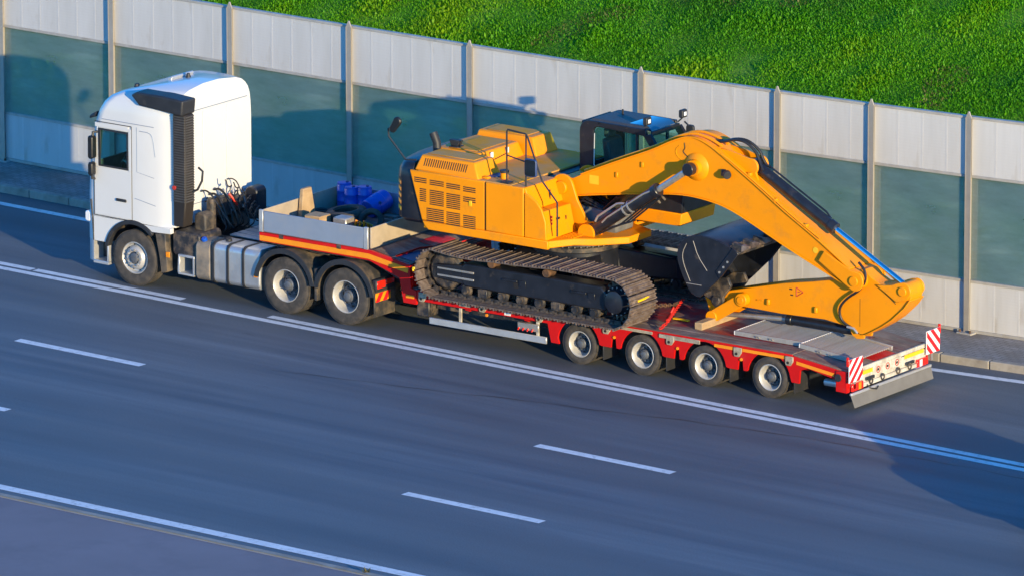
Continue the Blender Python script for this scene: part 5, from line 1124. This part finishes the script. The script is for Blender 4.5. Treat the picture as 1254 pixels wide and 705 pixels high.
# weed growing on the median kerb
wd_ = thing('weed', 'small green weed growing on the pale median kerb', 'plant', (*rotz(5.8, -14.32, BE), .01)); b = B()
for k in range(26):
    a = random.uniform(0, 6.28); l_ = random.uniform(.06, .14); t_ = random.uniform(.3, 1.2); d = Vector((math.cos(a)*math.sin(t_), math.sin(a)*math.sin(t_), math.cos(t_))); n_ = Vector((-math.sin(a), math.cos(a), 0))*.022
    b.add([(0, 0, 0), d*l_*.5+n_, d*l_, d*l_*.5-n_], [(0, 1, 2, 3)])
b.obj('leaves', 'leaf', wd_, 0, 0, org=(0, 0, 0))

# ================================================================== DRIVER
def driver():
    o0 = Vector((-5.0613, -.1363, 0)); t_ = thing('person', 'driver in light shirt seated behind the wheel of the white truck', 'person', o0, -.0229)
    V, E, Rr = [], [], []
    def node(p, r, par=None):
        V.append(Vector(p)); Rr.append(r); i = len(V)-1
        if par is not None: E.append((par, i))
        return i
    yc = -.6
    pel = node((-5.0, yc, 1.80), .155); sp1 = node((-4.97, yc, 1.98), .15, pel); ch = node((-4.95, yc, 2.20), .165, sp1); nk = node((-4.97, yc, 2.40), .065, ch); hd0 = node((-5.0, yc, 2.48), .085, nk); hd = node((-5.0, yc, 2.58), .10, hd0); node((-4.99, yc, 2.68), .075, hd)
    for s in (-1, 1):
        sh = node((-4.95, yc+s*.20, 2.28), .075, ch); el = node((-5.10, yc+s*.28, 2.03), .052, sh); wr = node((-5.36, yc+s*.20, 2.14), .034, el); pm = node((-5.43, yc+s*.18, 2.18), .036, wr)
        for k in range(4):
            f1 = node((-5.49, yc+s*(.15+.022*k), 2.22-.004*k), .010, pm); f2 = node((-5.52, yc+s*(.145+.022*k), 2.19-.004*k), .009, f1); node((-5.505, yc+s*(.15+.022*k), 2.155), .008, f2)
        th = node((-5.44, yc+s*.13, 2.20), .011, pm); node((-5.48, yc+s*.11, 2.21), .009, th)
        hp = node((-5.06, yc+s*.11, 1.80), .095, pel); kn = node((-5.45, yc+s*.14, 1.83), .07, hp); an = node((-5.58, yc+s*.13, 1.50), .05, kn); node((-5.72, yc+s*.13, 1.44), .04, an)
    me = bpy.data.meshes.new('body'); me.from_pydata(V, E, []); me.materials.append(M['shirt'])
    o = bpy.data.objects.new('body', me); C.objects.link(o); o.parent = t_
    sk = o.modifiers.new('skin', 'SKIN'); sk.use_smooth_shade = True
    for i, r in enumerate(Rr): me.skin_vertices[0].data[i].radius = (r, r)
    me.skin_vertices[0].data[0].use_root = True
    o.modifiers.new('sub', 'SUBSURF').levels = 1; o.modifiers['sub'].render_levels = 2
    B().lathe([(.001, 2.70), (.06, 2.69), (.10, 2.65), (.112, 2.59), (.10, 2.56)], (-4.985, yc, 0), 18, 'z').obj('hair', 'hairmat', t_, org=(0, 0, 0))
    f = B().lathe([(.001, 2.655), (.06, 2.645), (.088, 2.60), (.09, 2.55), (.075, 2.49), (.05, 2.455), (.001, 2.45)], (-5.02, yc, 0), 18, 'z'); f.hexa([(-5.13, yc-.015, 2.53), (-5.10, yc-.018, 2.53), (-5.10, yc+.018, 2.53), (-5.13, yc+.015, 2.53), (-5.108, yc-.008, 2.575), (-5.10, yc-.008, 2.575), (-5.10, yc+.008, 2.575), (-5.108, yc+.008, 2.575)])
    for s in (-1, 1): f.lathe([(.001, -.015), (.022, -.01), (.026, 0), (.022, .01), (.001, .015)], (-5.01, yc+s*.09, 2.555), 10, 'y')
    f.obj('face', 'skinmat', t_, org=(0, 0, 0))
    e_ = B()
    for s in (-1, 1): e_.box(-5.112, -5.10, yc+s*.032-.012, yc+s*.032+.012, 2.572, 2.584)
    e_.box(-5.104, -5.092, yc-.022, yc+.022, 2.495, 2.503); e_.obj('eyes_and_mouth', 'ink', t_, org=(0, 0, 0))['kind'] = 'stuff'
driver()

# ================================================================== CAR FOLLOWING IN THE NEXT LANE (outside the frame, throws the shadow at the right)
cw = rotz(13.0, -4.9, BE)
car = thing('passenger_car', 'dark blue car driving in the lane beside the trailer', 'car', (cw[0], cw[1], 0), BE); ORG = Vector((0, 0, 0))
def crng(y, ins): return None
prof_l = smoothp([(0.02, .30), (-.0, .55), (.12, .78), (.55, .92), (1.10, 1.0), (3.9, 1.05), (4.45, 1.02), (4.55, .70), (4.50, .32)], 1)
low = prof_l+[(4.2, .26), (.3, .26)]
B().prism(low, -.90, .90).obj('body', 'carpaint', car, .07, 38, 3)
B().hexa([(.98, -.82, .98), (4.30, -.82, 1.02), (4.30, .82, 1.02), (.98, .82, .98), (1.80, -.62, 1.50), (3.65, -.62, 1.52), (3.65, .62, 1.52), (1.80, .62, 1.50)]).obj('cabin', 'darkglass', car, .05, 38, 2)
B().box(1.86, 3.60, -.60, .60, 1.50, 1.545).obj('roof', 'carpaint', car, .02, 38, 2)
place_wheels(car, [(.85, -.80, 0), (3.55, -.80, 0), (.85, .80, math.pi), (3.55, .80, math.pi)], .33, .21, .21, 'front')
for s in (-1, 1):
    B().box(-.01, .10, *sorted((s*.80, s*.48)), .60, .74).obj('headlight', 'lamp_white', car, .03)
    B().box(4.48, 4.56, *sorted((s*.82, s*.5)), .74, .90).obj('tail_light', 'lamp_red', car, .02)
    B().prism(rr_poly(1.45, 1.62, 1.0, 1.14, .04), *sorted((s*.86, s*1.02))).obj('mirror', 'carpaint', car, .02)
# unused master helpers are none: every wheel in the scene is placed

# tiny fittings too small to pick apart stay joined
for o in bpy.data.objects:
    if o.parent and o.name.split('.')[0] in ('hand_holes', 'wheel_nuts', 'final_drive_bolts', 'slew_bolts', 'louvre_slots', 'anchor_bolts', 'cutter_bolts', 'valve_knobs', 'intake_ribs', 'hose_bundle', 'hydraulic_hoses', 'cylinder_hoses', 'hood_latches', 'board_hinges', 'step_tread', 'tool_box_label', 'tool_box_print', 'ramp_handle', 'warning_print', 'warning_triangle', 'cylinder_pipes', 'yoke_rails'):
        o['kind'] = 'stuff'
